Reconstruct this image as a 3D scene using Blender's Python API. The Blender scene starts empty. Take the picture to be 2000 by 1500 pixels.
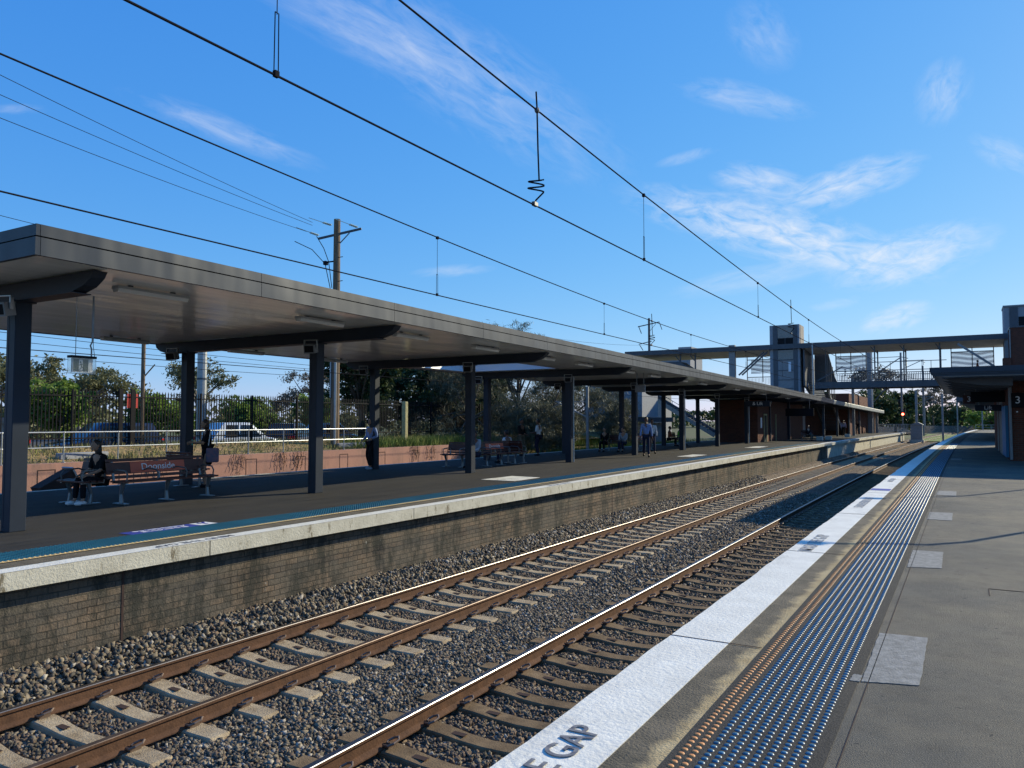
import bpy, bmesh, math, random
import numpy as np
from mathutils import Vector, Matrix
from math import radians, sin, cos, pi, atan2, sqrt
random.seed(7); RNG = np.random.default_rng(7)
SC = bpy.context.scene
COL = SC.collection
# ------------------------------------------------------------------ camera
CAMZ = 1.65
cd = bpy.data.cameras.new('camera'); cam = bpy.data.objects.new('camera', cd); COL.objects.link(cam)
cd.sensor_width = 36; cd.lens = 27.0; cd.clip_start = .05; cd.clip_end = 9000
cam.location = (0, 0, CAMZ); cam.rotation_euler = (radians(90 + 2.748), 0, radians(30.483))
SC.camera = cam
# ------------------------------------------------------------------ sun and exposure
SUN_EL, SUN_AZ = 24.5, 26.5            # azimuth clockwise from +Y
sd = bpy.data.lights.new('sun', 'SUN'); so = bpy.data.objects.new('sun', sd); COL.objects.link(so)
sd.energy = 5.0; sd.angle = radians(.5); sd.color = (1, .90, .66)
sv = Vector((sin(radians(SUN_AZ)) * cos(radians(SUN_EL)), cos(radians(SUN_AZ)) * cos(radians(SUN_EL)), sin(radians(SUN_EL))))
so.rotation_euler = sv.to_track_quat('Z', 'Y').to_euler()
SC.view_settings.view_transform = 'Standard'; SC.view_settings.look = 'None'
SC.view_settings.exposure = 0.3; SC.view_settings.gamma = 1
# ------------------------------------------------------------------ world: sky with cirrus
W = bpy.data.worlds.new('World'); SC.world = W; W.use_nodes = True
nt = W.node_tree; nt.nodes.clear()
def N(t, **k):
    n = nt.nodes.new(t)
    for a, b in k.items(): setattr(n, a, b)
    return n
def L(a, b): nt.links.new(a, b)
def mth(op, a, b=None, c=None, clamp=False):
    n = N('ShaderNodeMath', operation=op); n.use_clamp = clamp
    for i, v in enumerate((a, b, c)):
        if v is None: continue
        if isinstance(v, (int, float)): n.inputs[i].default_value = v
        else: L(v, n.inputs[i])
    return n.outputs[0]
sky = N('ShaderNodeTexSky', sky_type='NISHITA'); sky.sun_disc = False
sky.sun_elevation = radians(SUN_EL); sky.sun_rotation = radians(SUN_AZ)
sky.air_density = 1.0; sky.dust_density = .15; sky.ozone_density = 3.5
bg = N('ShaderNodeBackground'); bg.inputs[1].default_value = .105
wo = N('ShaderNodeOutputWorld')
tc = N('ShaderNodeTexCoord')
def skydir(px, py):
    c = Vector(((px - 1000) / 1500, (750 - py) / 1500, -1)).normalized()
    return (cam.rotation_euler.to_matrix() @ c).normalized()
# centre px, end px (length direction), half length, half width, strength, stretch
CL = [((1475, 355), (1560, 372), 110, 42, .75, 3.0), ((1640, 365), (1745, 330), 150, 46, .85, 2.6),
      ((1500, 450), (1700, 500), 330, 62, 1.0, 2.4), ((1760, 505), (1890, 470), 170, 60, .8, 2.2),
      ((1735, 625), (1780, 612), 75, 30, .9, 2.0), ((900, 140), (1120, 280), 420, 110, .30, 3.0),
      ((430, 250), (560, 300), 210, 32, .36, 4.0), ((1440, 190), (1560, 215), 150, 34, .42, 3.0),
      ((1835, 195), (1850, 150), 70, 55, .40, 2.0), ((1960, 300), (1990, 315), 90, 34, .35, 2.0),
      ((870, 530), (940, 525), 90, 14, .35, 3.0), ((1500, 80), (1480, 60), 90, 60, .25, 2.0), ((700, 60), (850, 130), 260, 60, .28, 5.0),
      ((1330, 310), (1390, 295), 70, 14, .35, 3.0), ((1620, 595), (1660, 588), 60, 14, .3, 2.0),
      ((20, 213), (60, 213), 60, 12, .25, 3.0), ((1460, 545), (1600, 520), 180, 30, .35, 4.0)]
acc = None
for ci, (c0, c1, hl, hw, st, stretch) in enumerate(CL):
    d0 = skydir(*c0); a = Vector((c1[0] - c0[0], c1[1] - c0[1])).normalized()
    t1 = (skydir(c0[0] + a.x * 30, c0[1] + a.y * 30) - d0).normalized()
    t2 = d0.cross(t1).normalized()
    k = 1 / (1500 * (1 + ((c0[0] - 1000) ** 2 + (c0[1] - 750) ** 2) / 1500 ** 2) ** .5)
    def dot(v):
        n = N('ShaderNodeVectorMath', operation='DOT_PRODUCT'); L(tc.outputs['Generated'], n.inputs[0]); n.inputs[1].default_value = v
        return n.outputs['Value']
    u = mth('DIVIDE', dot(t1), hl * k); v = mth('DIVIDE', dot(t2), hw * k); w = dot(d0)
    r2 = mth('ADD', mth('MULTIPLY', u, u), mth('MULTIPLY', v, v))
    m = mth('SUBTRACT', 1.0, r2, clamp=True)
    m = mth('MULTIPLY', m, mth('GREATER_THAN', w, 0))
    cb = N('ShaderNodeCombineXYZ'); L(mth('MULTIPLY', u, hl / 110 / stretch * 2.3), cb.inputs[0]); L(mth('MULTIPLY', v, hw / 110 * 2.4), cb.inputs[1]); cb.inputs[2].default_value = ci * 3.7
    no = N('ShaderNodeTexNoise'); no.inputs['Scale'].default_value = 1.9; no.inputs['Detail'].default_value = 9; no.inputs['Roughness'].default_value = .62
    no.inputs['Distortion'].default_value = .55
    L(cb.outputs[0], no.inputs['Vector'])
    q = mth('MULTIPLY_ADD', no.outputs[0], 3.4, -1.55)
    q = mth('ADD', q, mth('MULTIPLY', m, .55), clamp=False)
    q = mth('MULTIPLY', mth('MAXIMUM', q, 0), m)
    q = mth('MULTIPLY', q, st * .8, clamp=True)
    acc = q if acc is None else mth('ADD', acc, q, clamp=True)
hs = N('ShaderNodeHueSaturation'); hs.inputs['Saturation'].default_value = 1.08; hs.inputs['Value'].default_value = 1.0
gm = N('ShaderNodeGamma'); gm.inputs[1].default_value = .70; L(sky.outputs[0], gm.inputs[0])
tm = N('ShaderNodeMix', data_type='RGBA', blend_type='MULTIPLY'); tm.inputs['Factor'].default_value = 1; L(gm.outputs[0], tm.inputs['A']); tm.inputs['B'].default_value = (1.50, 1.86, 2.28, 1)
L(tm.outputs['Result'], hs.inputs['Color'])
sp3 = N('ShaderNodeSeparateColor'); L(hs.outputs[0], sp3.inputs[0]); cb3 = N('ShaderNodeCombineColor'); KS = .1293
for i_, (am, ex_) in enumerate(((.98, 1.42), (.745, .85), (.915, .35))):
    L(mth('MULTIPLY', mth('POWER', mth('MULTIPLY', sp3.outputs[i_], KS), ex_), am / KS), cb3.inputs[i_])
mx = N('ShaderNodeMix', data_type='RGBA'); L(mth('MULTIPLY', acc, .80), mx.inputs['Factor']); L(cb3.outputs[0], mx.inputs['A']); mx.inputs['B'].default_value = (6.9, 7.15, 7.6, 1)
L(mx.outputs['Result'], bg.inputs[0]); L(bg.outputs[0], wo.inputs[0])

# ================================================================== helpers
def bend(y): return max(0., y - 25) ** 2 / 5500
def wx(x, y): return x + bend(y)
def P3(x, y, z): return (x + bend(y), y, z)

def MAT(name, col=(.5, .5, .5), rough=.7, metal=0., noise=None, bump=None, spec=None, emit=None, trans=0, alpha=None, coat=0):
    """noise = (scale, amount, [second colour]); bump = (scale, strength)"""
    m = bpy.data.materials.new(name); m.use_nodes = True; t = m.node_tree; b = t.nodes['Principled BSDF']
    b.inputs['Base Color'].default_value = (*col, 1); b.inputs['Roughness'].default_value = rough; b.inputs['Metallic'].default_value = metal
    b.inputs['Specular IOR Level'].default_value = spec if spec is not None else (.12 if rough >= .7 else .4)
    if coat: b.inputs['Coat Weight'].default_value = coat
    if trans: b.inputs['Transmission Weight'].default_value = trans
    if emit: b.inputs['Emission Color'].default_value = (*emit[0], 1); b.inputs['Emission Strength'].default_value = emit[1]
    g = t.nodes.new('ShaderNodeNewGeometry')
    if noise:
        n = t.nodes.new('ShaderNodeTexNoise'); n.inputs['Scale'].default_value = noise[0]; n.inputs['Detail'].default_value = 6; n.inputs['Roughness'].default_value = .65
        t.links.new(g.outputs['Position'], n.inputs['Vector'])
        cr = t.nodes.new('ShaderNodeMapRange'); cr.inputs['From Min'].default_value = .3; cr.inputs['From Max'].default_value = .7
        t.links.new(n.outputs[0], cr.inputs[0])
        x = t.nodes.new('ShaderNodeMix'); x.data_type = 'RGBA'
        c2 = noise[2] if len(noise) > 2 else tuple(c * (1 - noise[1]) for c in col)
        x.inputs['A'].default_value = (*c2, 1); x.inputs['B'].default_value = (*(min(1, c * (1 + noise[1] * .4)) for c in col), 1)
        t.links.new(cr.outputs[0], x.inputs['Factor']); t.links.new(x.outputs['Result'], b.inputs['Base Color'])
    if bump:
        n = t.nodes.new('ShaderNodeTexNoise'); n.inputs['Scale'].default_value = bump[0]; n.inputs['Detail'].default_value = 5
        t.links.new(g.outputs['Position'], n.inputs['Vector'])
        bp = t.nodes.new('ShaderNodeBump'); bp.inputs['Strength'].default_value = bump[1]; bp.inputs['Distance'].default_value = .02
        t.links.new(n.outputs[0], bp.inputs['Height']); t.links.new(bp.outputs[0], b.inputs['Normal'])
    return m
class NM:
    """small helper to extend a material's node tree"""
    def __init__(s, m): s.t = m.node_tree; s.b = s.t.nodes['Principled BSDF']
    def n(s, t, **k):
        q = s.t.nodes.new(t)
        for a, b in k.items(): setattr(q, a, b)
        return q
    def l(s, a, b): s.t.links.new(a, b)
    def pos(s): return s.n('ShaderNodeNewGeometry').outputs['Position']
    def noise(s, vec, scale, det=5, ro=.6, lo=.3, hi=.7, map_=None):
        q = s.n('ShaderNodeTexNoise'); q.inputs['Scale'].default_value = scale; q.inputs['Detail'].default_value = det; q.inputs['Roughness'].default_value = ro
        if map_:
            mp = s.n('ShaderNodeMapping'); mp.inputs['Scale'].default_value = map_; s.l(vec, mp.inputs[0]); vec = mp.outputs[0]
        s.l(vec, q.inputs['Vector'])
        r = s.n('ShaderNodeMapRange'); r.inputs['From Min'].default_value = lo; r.inputs['From Max'].default_value = hi; s.l(q.outputs[0], r.inputs[0])
        return r.outputs[0]
    def mix(s, f, a, b, bt='MIX'):
        x = s.n('ShaderNodeMix', data_type='RGBA', blend_type=bt)
        for v, i in ((f, 'Factor'), (a, 'A'), (b, 'B')):
            if isinstance(v, tuple): x.inputs[i].default_value = (*v, 1)
            elif isinstance(v, (int, float)): x.inputs[i].default_value = v
            else: s.l(v, x.inputs[i])
        return x.outputs['Result']
    def math(s, op, a, b=0.):
        q = s.n('ShaderNodeMath', operation=op)
        for i, v in enumerate((a, b)):
            if isinstance(v, (int, float)): q.inputs[i].default_value = v
            else: s.l(v, q.inputs[i])
        return q.outputs[0]
    def bump(s, h, st, d=.02):
        q = s.n('ShaderNodeBump'); q.inputs['Strength'].default_value = st; q.inputs['Distance'].default_value = d
        s.l(h, q.inputs['Height']); s.l(q.outputs[0], s.b.inputs['Normal'])

class MB:
    def __init__(s): s.v = []; s.f = []
    def add(s, vs, fs):
        o = len(s.v); s.v += [tuple(map(float, p)) for p in vs]; s.f += [tuple(i + o for i in f) for f in fs]; return s
    def box(s, x0, y0, z0, x1, y1, z1, M=None):
        vs = [(x, y, z) for z in (z0, z1) for y in (y0, y1) for x in (x0, x1)]
        if M is not None: vs = [tuple(M @ Vector(p)) for p in vs]
        return s.add(vs, [(0, 2, 3, 1), (4, 5, 7, 6), (0, 1, 5, 4), (2, 6, 7, 3), (0, 4, 6, 2), (1, 3, 7, 5)])
    def bbox(s, x0, y0, z0, x1, y1, z1, b=.01):
        """box with chamfered edges"""
        bm = bmesh.new(); bmesh.ops.create_cube(bm, size=1)
        for v in bm.verts: v.co = Vector(((x0 + x1) / 2 + v.co.x * (x1 - x0), (y0 + y1) / 2 + v.co.y * (y1 - y0), (z0 + z1) / 2 + v.co.z * (z1 - z0)))
        bmesh.ops.bevel(bm, geom=bm.edges[:], offset=b, segments=2, affect='EDGES', profile=.5)
        s.add([v.co for v in bm.verts], [[v.index for v in f.verts] for f in bm.faces]); bm.free(); return s
    def bar(s, a, b, w, h=None, up=(0, 0, 1)):
        h = h or w; a = Vector(a); b = Vector(b); d = (b - a).normalized(); u = Vector(up)
        if abs(d.dot(u)) > .95: u = Vector((0, 1, 0))
        r = d.cross(u).normalized(); u = r.cross(d).normalized(); vs = []
        for p in (a, b):
            for i, j in ((-1, -1), (1, -1), (1, 1), (-1, 1)): vs.append(p + r * (i * w / 2) + u * (j * h / 2))
        return s.add(vs, [(3, 2, 1, 0), (4, 5, 6, 7), (0, 1, 5, 4), (1, 2, 6, 5), (2, 3, 7, 6), (3, 0, 4, 7)])
    def tube(s, pts, r, n=6, cap=True):
        pts = [Vector(p) for p in pts]; R = r if isinstance(r, (list, tuple)) else [r] * len(pts); vs = []; fs = []
        prev = None
        for i, p in enumerate(pts):
            d = (pts[min(i + 1, len(pts) - 1)] - pts[max(i - 1, 0)]).normalized()
            if prev is None:
                u = Vector((0, 0, 1)) if abs(d.z) < .9 else Vector((1, 0, 0)); a = d.cross(u).normalized()
            else:
                a = (prev - d * prev.dot(d)).normalized()
            prev = a; b = d.cross(a)
            for k in range(n): t = 2 * pi * k / n; vs.append(p + (a * cos(t) + b * sin(t)) * R[i])
        for i in range(len(pts) - 1):
            for k in range(n): k2 = (k + 1) % n; fs.append((i * n + k, i * n + k2, (i + 1) * n + k2, (i + 1) * n + k))
        if cap: fs.append(tuple(range(n - 1, -1, -1))); fs.append(tuple((len(pts) - 1) * n + k for k in range(n)))
        return s.add(vs, fs)
    def sweep(s, prof, path, close=True):
        """prof: list of (dx,dz); path: list of (x,y,z); sections in the XZ plane"""
        n = len(prof); vs = []; fs = []
        for (x, y, z) in path: vs += [(x + a, y, z + c) for a, c in prof]
        for i in range(len(path) - 1):
            for k in range(n if close else n - 1): k2 = (k + 1) % n; fs.append((i * n + k, i * n + k2, (i + 1) * n + k2, (i + 1) * n + k))
        if close: fs.append(tuple(range(n))); fs.append(tuple((len(path) - 1) * n + n - 1 - k for k in range(n)))
        return s.add(vs, fs)
    def prism(s, poly, ax, t0, t1):
        """poly in the plane across axis ax, from t0 to t1. ax x: (y,z); y: (x,z); z: (x,y)"""
        f = {'x': lambda p, t: (t, p[0], p[1]), 'y': lambda p, t: (p[0], t, p[1]), 'z': lambda p, t: (p[0], p[1], t)}[ax]
        n = len(poly); vs = [f(p, t0) for p in poly] + [f(p, t1) for p in poly]
        return s.add(vs, [tuple(range(n - 1, -1, -1)), tuple(range(n, 2 * n))] + [(k, (k + 1) % n, n + (k + 1) % n, n + k) for k in range(n)])
    def ball(s, c, r, seg=12, rng=8, M=None):
        r = r if isinstance(r, (tuple, list)) else (r, r, r); vs = []; fs = []
        vs.append((0, 0, 1))
        for i in range(1, rng):
            a = pi * i / rng
            for k in range(seg): t = 2 * pi * k / seg; vs.append((sin(a) * cos(t), sin(a) * sin(t), cos(a)))
        vs.append((0, 0, -1)); e = len(vs) - 1
        for k in range(seg): fs.append((0, 1 + k, 1 + (k + 1) % seg)); fs.append((e, e - seg + (k + 1) % seg, e - seg + k))
        for i in range(rng - 2):
            for k in range(seg): a = 1 + i * seg; fs.append((a + k, a + seg + k, a + seg + (k + 1) % seg, a + (k + 1) % seg))
        c = Vector(c); out = []
        for p in vs:
            q = Vector((p[0] * r[0], p[1] * r[1], p[2] * r[2]))
            if M is not None: q = M @ q
            out.append(c + q)
        return s.add(out, fs)
    def build(s, name, mat, parent=None, smooth=False, fixn=True):
        me = bpy.data.meshes.new(name); me.from_pydata(s.v, [], s.f); me.update()
        if fixn:
            bm = bmesh.new(); bm.from_mesh(me); bmesh.ops.recalc_face_normals(bm, faces=bm.faces[:]); bm.to_mesh(me); bm.free()
        return link(name, me, mat, parent, smooth)
def link(name, me, mat, parent=None, smooth=False):
    o = bpy.data.objects.new(name, me); COL.objects.link(o)
    if isinstance(mat, (list, tuple)):
        for m in mat: me.materials.append(m)
    elif mat: me.materials.append(mat)
    if smooth: me.polygons.foreach_set('use_smooth', [True] * len(me.polygons)); 
    if smooth == 'a' and hasattr(me, 'set_sharp_from_angle'): me.set_sharp_from_angle(angle=radians(40))
    if parent is not None: o.parent = parent
    return o
def npmesh(name, V, F, mat, parent=None, matidx=None, smooth=False):
    me = bpy.data.meshes.new(name); V = np.asarray(V, np.float32); F = np.asarray(F, np.int32); k = F.shape[1]
    me.vertices.add(len(V)); me.vertices.foreach_set('co', V.ravel()); me.loops.add(F.size); me.loops.foreach_set('vertex_index', F.ravel())
    me.polygons.add(len(F)); me.polygons.foreach_set('loop_start', np.arange(len(F), dtype=np.int32) * k)
    me.polygons.foreach_set('loop_total', np.full(len(F), k, np.int32))
    if matidx is not None: me.polygons.foreach_set('material_index', np.asarray(matidx, np.int32))
    me.update(calc_edges=True); return link(name, me, mat, parent, smooth)
def tag(o, label=None, cat=None, group=None, kind=None):
    if label: o['label'] = label
    if cat: o['category'] = cat
    if group: o['group'] = group
    if kind: o['kind'] = kind
    return o
def empty(name, loc, rz=0, label=None, cat=None, group=None):
    o = bpy.data.objects.new(name, None); COL.objects.link(o); o.location = loc; o.rotation_euler = (0, 0, rz); o.empty_display_size = .2
    return tag(o, label, cat, group)
KIDS = {}
def copy_tree(o, loc=None, rz=None, label=None, group=None, parent=None):
    c = o.copy(); COL.objects.link(c)
    if parent is not None: c.parent = parent
    for ch in [q for q in COL.objects if q.parent == o]: copy_tree(ch, parent=c)
    if loc is not None: c.location = loc
    if rz is not None: c.rotation_euler = (0, 0, rz)
    if label: c['label'] = label
    if group: c['group'] = group
    return c
def textmesh(name, body, size, M, mat, parent=None, ext=.001, align='CENTER', space=1.0):
    cu = bpy.data.curves.new(name, 'FONT'); cu.body = body; cu.size = size; cu.extrude = ext; cu.align_x = align; cu.align_y = 'CENTER'; cu.space_character = space; cu.offset = .004 * size
    o = bpy.data.objects.new(name, cu); COL.objects.link(o)
    dg = bpy.context.evaluated_depsgraph_get(); me = bpy.data.meshes.new_from_object(o.evaluated_get(dg))
    bpy.data.objects.remove(o); me.transform(M); me.name = name
    me.materials.clear()
    return link(name, me, mat, parent)
def YS(a, b, st): 
    n = max(1, int(round((b - a) / st))); return [a + (b - a) * i / n for i in range(n + 1)]

# ================================================================== materials
M = {}
M['asphalt'] = MAT('asphalt', (.055, .053, .048), .75)
k = NM(M['asphalt']); p = k.pos()
c = k.mix(k.noise(p, 1.1, 6, .7), (.10, .095, .082), (.165, .155, .13))
c = k.mix(k.noise(p, 160, 2, .5, .45, .6), k.mix(.42, c, (.03, .03, .028)), k.mix(.3, c, (.20, .19, .17)))
c = k.mix(k.math('MULTIPLY', k.noise(p, .5, 6, .7, .42, .68), .85), c, (.21, .18, .13))
c = k.mix(k.math('MULTIPLY', k.noise(p, 5, 5, .7, .5, .7), .35), c, (.07, .062, .052))
c = k.mix(k.math('MULTIPLY', k.noise(p, .8, 7, .75, .56, .66, (1, .5, 1)), .5), c, (.055, .05, .045)); c = k.mix(k.noise(p, 9, 3, .5, .70, .72), c, (.05, .05, .05))
k.l(c, k.b.inputs['Base Color']); k.bump(k.noise(p, 120, 3), .8, .008)
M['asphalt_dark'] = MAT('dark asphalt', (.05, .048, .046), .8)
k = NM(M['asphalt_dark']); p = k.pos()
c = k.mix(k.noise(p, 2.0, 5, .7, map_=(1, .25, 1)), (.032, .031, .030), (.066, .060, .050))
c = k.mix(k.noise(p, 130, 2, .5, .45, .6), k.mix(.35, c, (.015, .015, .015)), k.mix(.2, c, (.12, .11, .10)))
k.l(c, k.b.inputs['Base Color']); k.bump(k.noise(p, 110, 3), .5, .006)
M['white_paint'] = MAT('white platform paint', (.78, .78, .76), .6)
k = NM(M['white_paint']); p = k.pos()
c = k.mix(k.noise(p, 3, 6, .7, .25, .75), (.64, .61, .53), (.84, .81, .71)); c = k.mix(k.math('MULTIPLY', k.noise(p, 2.2, 7, .8, .56, .66, (1, .4, 1)), .35), c, (.36, .34, .30))
cr = k.noise(p, 6, 8, .75, .485, .5); cr2 = k.noise(p, 6, 8, .75, .5, .515); line = k.math('MULTIPLY', cr, k.math('SUBTRACT', 1., cr2))
line = k.math('MULTIPLY', line, k.noise(p, 1.3, 2, .5, .55, .65))
c = k.mix(k.math('MULTIPLY', line, .45), c, (.25, .25, .23)); k.l(c, k.b.inputs['Base Color']); k.bump(k.noise(p, 28, 6), .35, .012)
M['worn_paint'] = MAT('worn cream paint', (.62, .60, .52), .7)
k = NM(M['worn_paint']); p = k.pos()
c = k.mix(k.noise(p, 2.2, 7, .75, .5, .62, (1, .6, 1)), (.70, .68, .61), (.42, .38, .29)); k.l(c, k.b.inputs['Base Color'])
M['coping_face'] = MAT('coping concrete', (.5, .47, .38), .8)
k = NM(M['coping_face']); p = k.pos()
c = k.mix(k.noise(p, 2.5, 6, .7), (.40, .37, .29), (.60, .57, .47)); c = k.mix(k.noise(p, 3, 7, .8, .56, .64, (1, 1.4, .5)), c, (.17, .14, .09)); k.l(c, k.b.inputs['Base Color']); k.bump(k.noise(p, 30, 5), .3)
M['band'] = MAT('stained concrete band', (.2, .17, .11), .8)
k = NM(M['band']); p = k.pos(); sx = k.n('ShaderNodeSeparateXYZ'); k.l(p, sx.inputs[0])
f = k.n('ShaderNodeMapRange'); f.inputs['From Min'].default_value = -1.42; f.inputs['From Max'].default_value = -1.35; k.l(k.math('ADD', sx.outputs[0], k.math('MULTIPLY', k.math('SUBTRACT', k.noise(p, 3.2, 6, .7), .6), .12)), f.inputs[0])
c = k.mix(f.outputs[0], k.mix(k.noise(p, 3, 6, .7), (.085, .075, .055), (.20, .165, .115)), k.mix(k.noise(p, 4, 6, .7), (.34, .25, .125), (.48, .38, .22))); k.l(c, k.b.inputs['Base Color']); k.bump(k.noise(p, 60, 4), .4)
M['patch'] = MAT('light concrete patch', (.27, .265, .245), .8, noise=(14, .4), bump=(70, .4))
def brick(name, c1, c2, mort, bw, bh, mode, stain=None, ms=.008):
    m = MAT(name, c1, .85); k = NM(m); p = k.pos(); s = k.n('ShaderNodeSeparateXYZ'); k.l(p, s.inputs[0]); cb = k.n('ShaderNodeCombineXYZ')
    if mode == 'yz': k.l(s.outputs[1], cb.inputs[0])
    elif mode == 'xz': k.l(s.outputs[0], cb.inputs[0])
    else: k.l(k.math('ADD', s.outputs[0], s.outputs[1]), cb.inputs[0])
    k.l(s.outputs[2], cb.inputs[1])
    dv = k.n('ShaderNodeVectorMath', operation='ADD'); k.l(cb.outputs[0], dv.inputs[0])
    wob = k.n('ShaderNodeTexNoise'); wob.inputs['Scale'].default_value = 5; k.l(p, wob.inputs['Vector'])
    sc = k.n('ShaderNodeVectorMath', operation='SCALE'); k.l(wob.outputs['Color'], sc.inputs[0]); sc.inputs['Scale'].default_value = .02; k.l(sc.outputs[0], dv.inputs[1])
    b = k.n('ShaderNodeTexBrick'); k.l(dv.outputs[0], b.inputs['Vector']); b.inputs['Scale'].default_value = 1
    b.inputs['Brick Width'].default_value = bw; b.inputs['Row Height'].default_value = bh; b.inputs['Mortar Size'].default_value = ms; b.inputs['Mortar Smooth'].default_value = .15
    b.inputs['Color1'].default_value = (*c1, 1); b.inputs['Color2'].default_value = (*c2, 1); b.inputs['Mortar'].default_value = (*mort, 1); b.inputs['Bias'].default_value = -.1
    c = b.outputs['Color']
    c = k.mix(k.noise(p, 22, 4), c, k.mix(.5, c, (.5, .42, .33), 'MULTIPLY'))
    if stain:
        c = k.mix(k.math('MULTIPLY', k.noise(p, .9, 6, .7, .40, .60), .8), c, k.mix(.7, c, stain, 'MIX'))
        c = k.mix(k.math('MULTIPLY', k.noise(p, 1.6, 7, .8, .46, .58, (1, 1, .45)), .85), c, (.035, .037, .032))
        c = k.mix(k.noise(p, 5, 6, .8, .66, .69), c, (.40, .39, .36))
    k.l(c, k.b.inputs['Base Color']); inv = k.math('SUBTRACT', 1., b.outputs['Fac']); k.bump(k.math('ADD', inv, k.math('MULTIPLY', k.noise(p, 40, 4), .5)), .7, .012)
    return m
M['plat_brick'] = brick('platform brick', (.23, .17, .12), (.14, .12, .095), (.06, .05, .04), .235, .086, 'yz', (.11, .105, .09))
M['brick_red'] = brick('dark red brick', (.16, .055, .035), (.10, .04, .028), (.11, .09, .075), .23, .086, 'sum')
M['brick_tan'] = brick('tan brick', (.50, .30, .18), (.42, .24, .15), (.35, .27, .2), .23, .086, 'sum')
M['ballast'] = MAT('ballast bed', (.09, .075, .06), .9)
k = NM(M['ballast']); p = k.pos(); vo = k.n('ShaderNodeTexVoronoi'); vo.inputs['Scale'].default_value = 17; k.l(p, vo.inputs['Vector'])
hsv = k.n('ShaderNodeSeparateColor'); k.l(vo.outputs['Color'], hsv.inputs[0])
c = k.mix(hsv.outputs[0], (.06, .05, .04), (.30, .24, .18)); c = k.mix(k.noise(p, .8, 4), c, k.mix(.5, c, (.6, .42, .3), 'MULTIPLY'))
k.l(c, k.b.inputs['Base Color']); k.bump(vo.outputs['Distance'], 1.0, .05)
def stone(n, a, b): return MAT(n, a, .85, noise=(9, .5, b))
M['stone'] = [stone('grey stone', (.25, .205, .145), (.115, .096, .07)), stone('dark stone', (.12, .104, .08), (.055, .05, .042)),
              stone('brown stone', (.19, .14, .10), (.09, .066, .048)), stone('pale stone', (.40, .36, .30), (.20, .18, .15))]
M['sleeper'] = MAT('sleeper concrete', (.34, .28, .19), .85)
k = NM(M['sleeper']); p = k.pos(); c = k.mix(k.noise(p, 4, 6, .7), (.26, .19, .115), (.52, .42, .28)); c = k.mix(k.noise(p, 11, 6, .8, .58, .66), c, (.12, .075, .045)); k.l(c, k.b.inputs['Base Color']); k.bump(k.noise(p, 60, 5), .4)
M['sleeper_brown'] = MAT('browned sleeper concrete', (.20, .14, .08), .85, noise=(4, .5, (.10, .068, .04)), bump=(60, .4))
M['rust'] = MAT('rusted rail side', (.125, .066, .038), .75, noise=(7, .4, (.075, .042, .027)), bump=(50, .25))
M['railtop'] = MAT('polished rail head', (.20, .20, .215), .36, 1.0, noise=(3, .3)); M['raildull'] = MAT('dull rail head', (.12, .085, .065), .45, .5, noise=(3, .3)); M['railmid'] = MAT('worn rail head', (.22, .20, .19), .34, .9, noise=(3, .3))
M['clip'] = MAT('rail clip steel', (.20, .145, .11), .45, .5)
M['navy'] = MAT('navy painted steel', (.020, .028, .042), .5, 0, noise=(2.5, .15), spec=.2)
M['fascia'] = MAT('grey metal fascia', (.036, .047, .064), .45, .05, noise=(.6, .22), spec=.25)
k = NM(M['fascia']); p = k.pos(); k.bump(k.noise(p, 1.1, 2, .5, .3, .7, (1, 1, .35)), .5, .06)
M['fascia_old'] = MAT('old green grey fascia', (.21, .24, .24), .6, .1, noise=(2.2, .35))
M['soffit'] = MAT('cream soffit sheet', (.42, .37, .30), .17, 0, spec=.7)
k = NM(M['soffit']); p = k.pos(); c = k.mix(k.noise(p, .7, 3), (.82, .82, .79), (.92, .92, .89)); k.l(c, k.b.inputs['Base Color']); k.bump(k.noise(p, .9, 2, .5, .3, .7, (1.5, .4, 1)), .22, .05)
M['white_metal'] = MAT('white sheet', (.72, .74, .76), .5)
M['fitting'] = MAT('light fitting plastic', (.42, .42, .42), .35)
M['diffuser'] = MAT('light diffuser', (.62, .62, .60), .25)
M['black'] = MAT('black plastic', (.012, .012, .014), .6, spec=.1)
M['grey'] = MAT('grey steel', (.22, .23, .24), .5, .3, noise=(4, .2))
M['dkgrey'] = MAT('dark steel', (.075, .085, .10), .5, .2, noise=(3, .2))
M['galv'] = MAT('galvanised steel', (.36, .38, .39), .42, .6, noise=(9, .2))
M['concrete'] = MAT('grey concrete', (.30, .31, .33), .8, noise=(5, .18), bump=(40, .2))
M['render'] = MAT('speckled panel', (.33, .30, .26), .8, noise=(18, .4), bump=(60, .2))
M['wood_pole'] = MAT('weathered pole', (.17, .12, .08), .85)
k = NM(M['wood_pole']); p = k.pos(); c = k.mix(k.noise(p, 6, 5, .7, .3, .7, (6, 6, .3)), (.09, .062, .042), (.27, .2, .13)); k.l(c, k.b.inputs['Base Color'])

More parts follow.
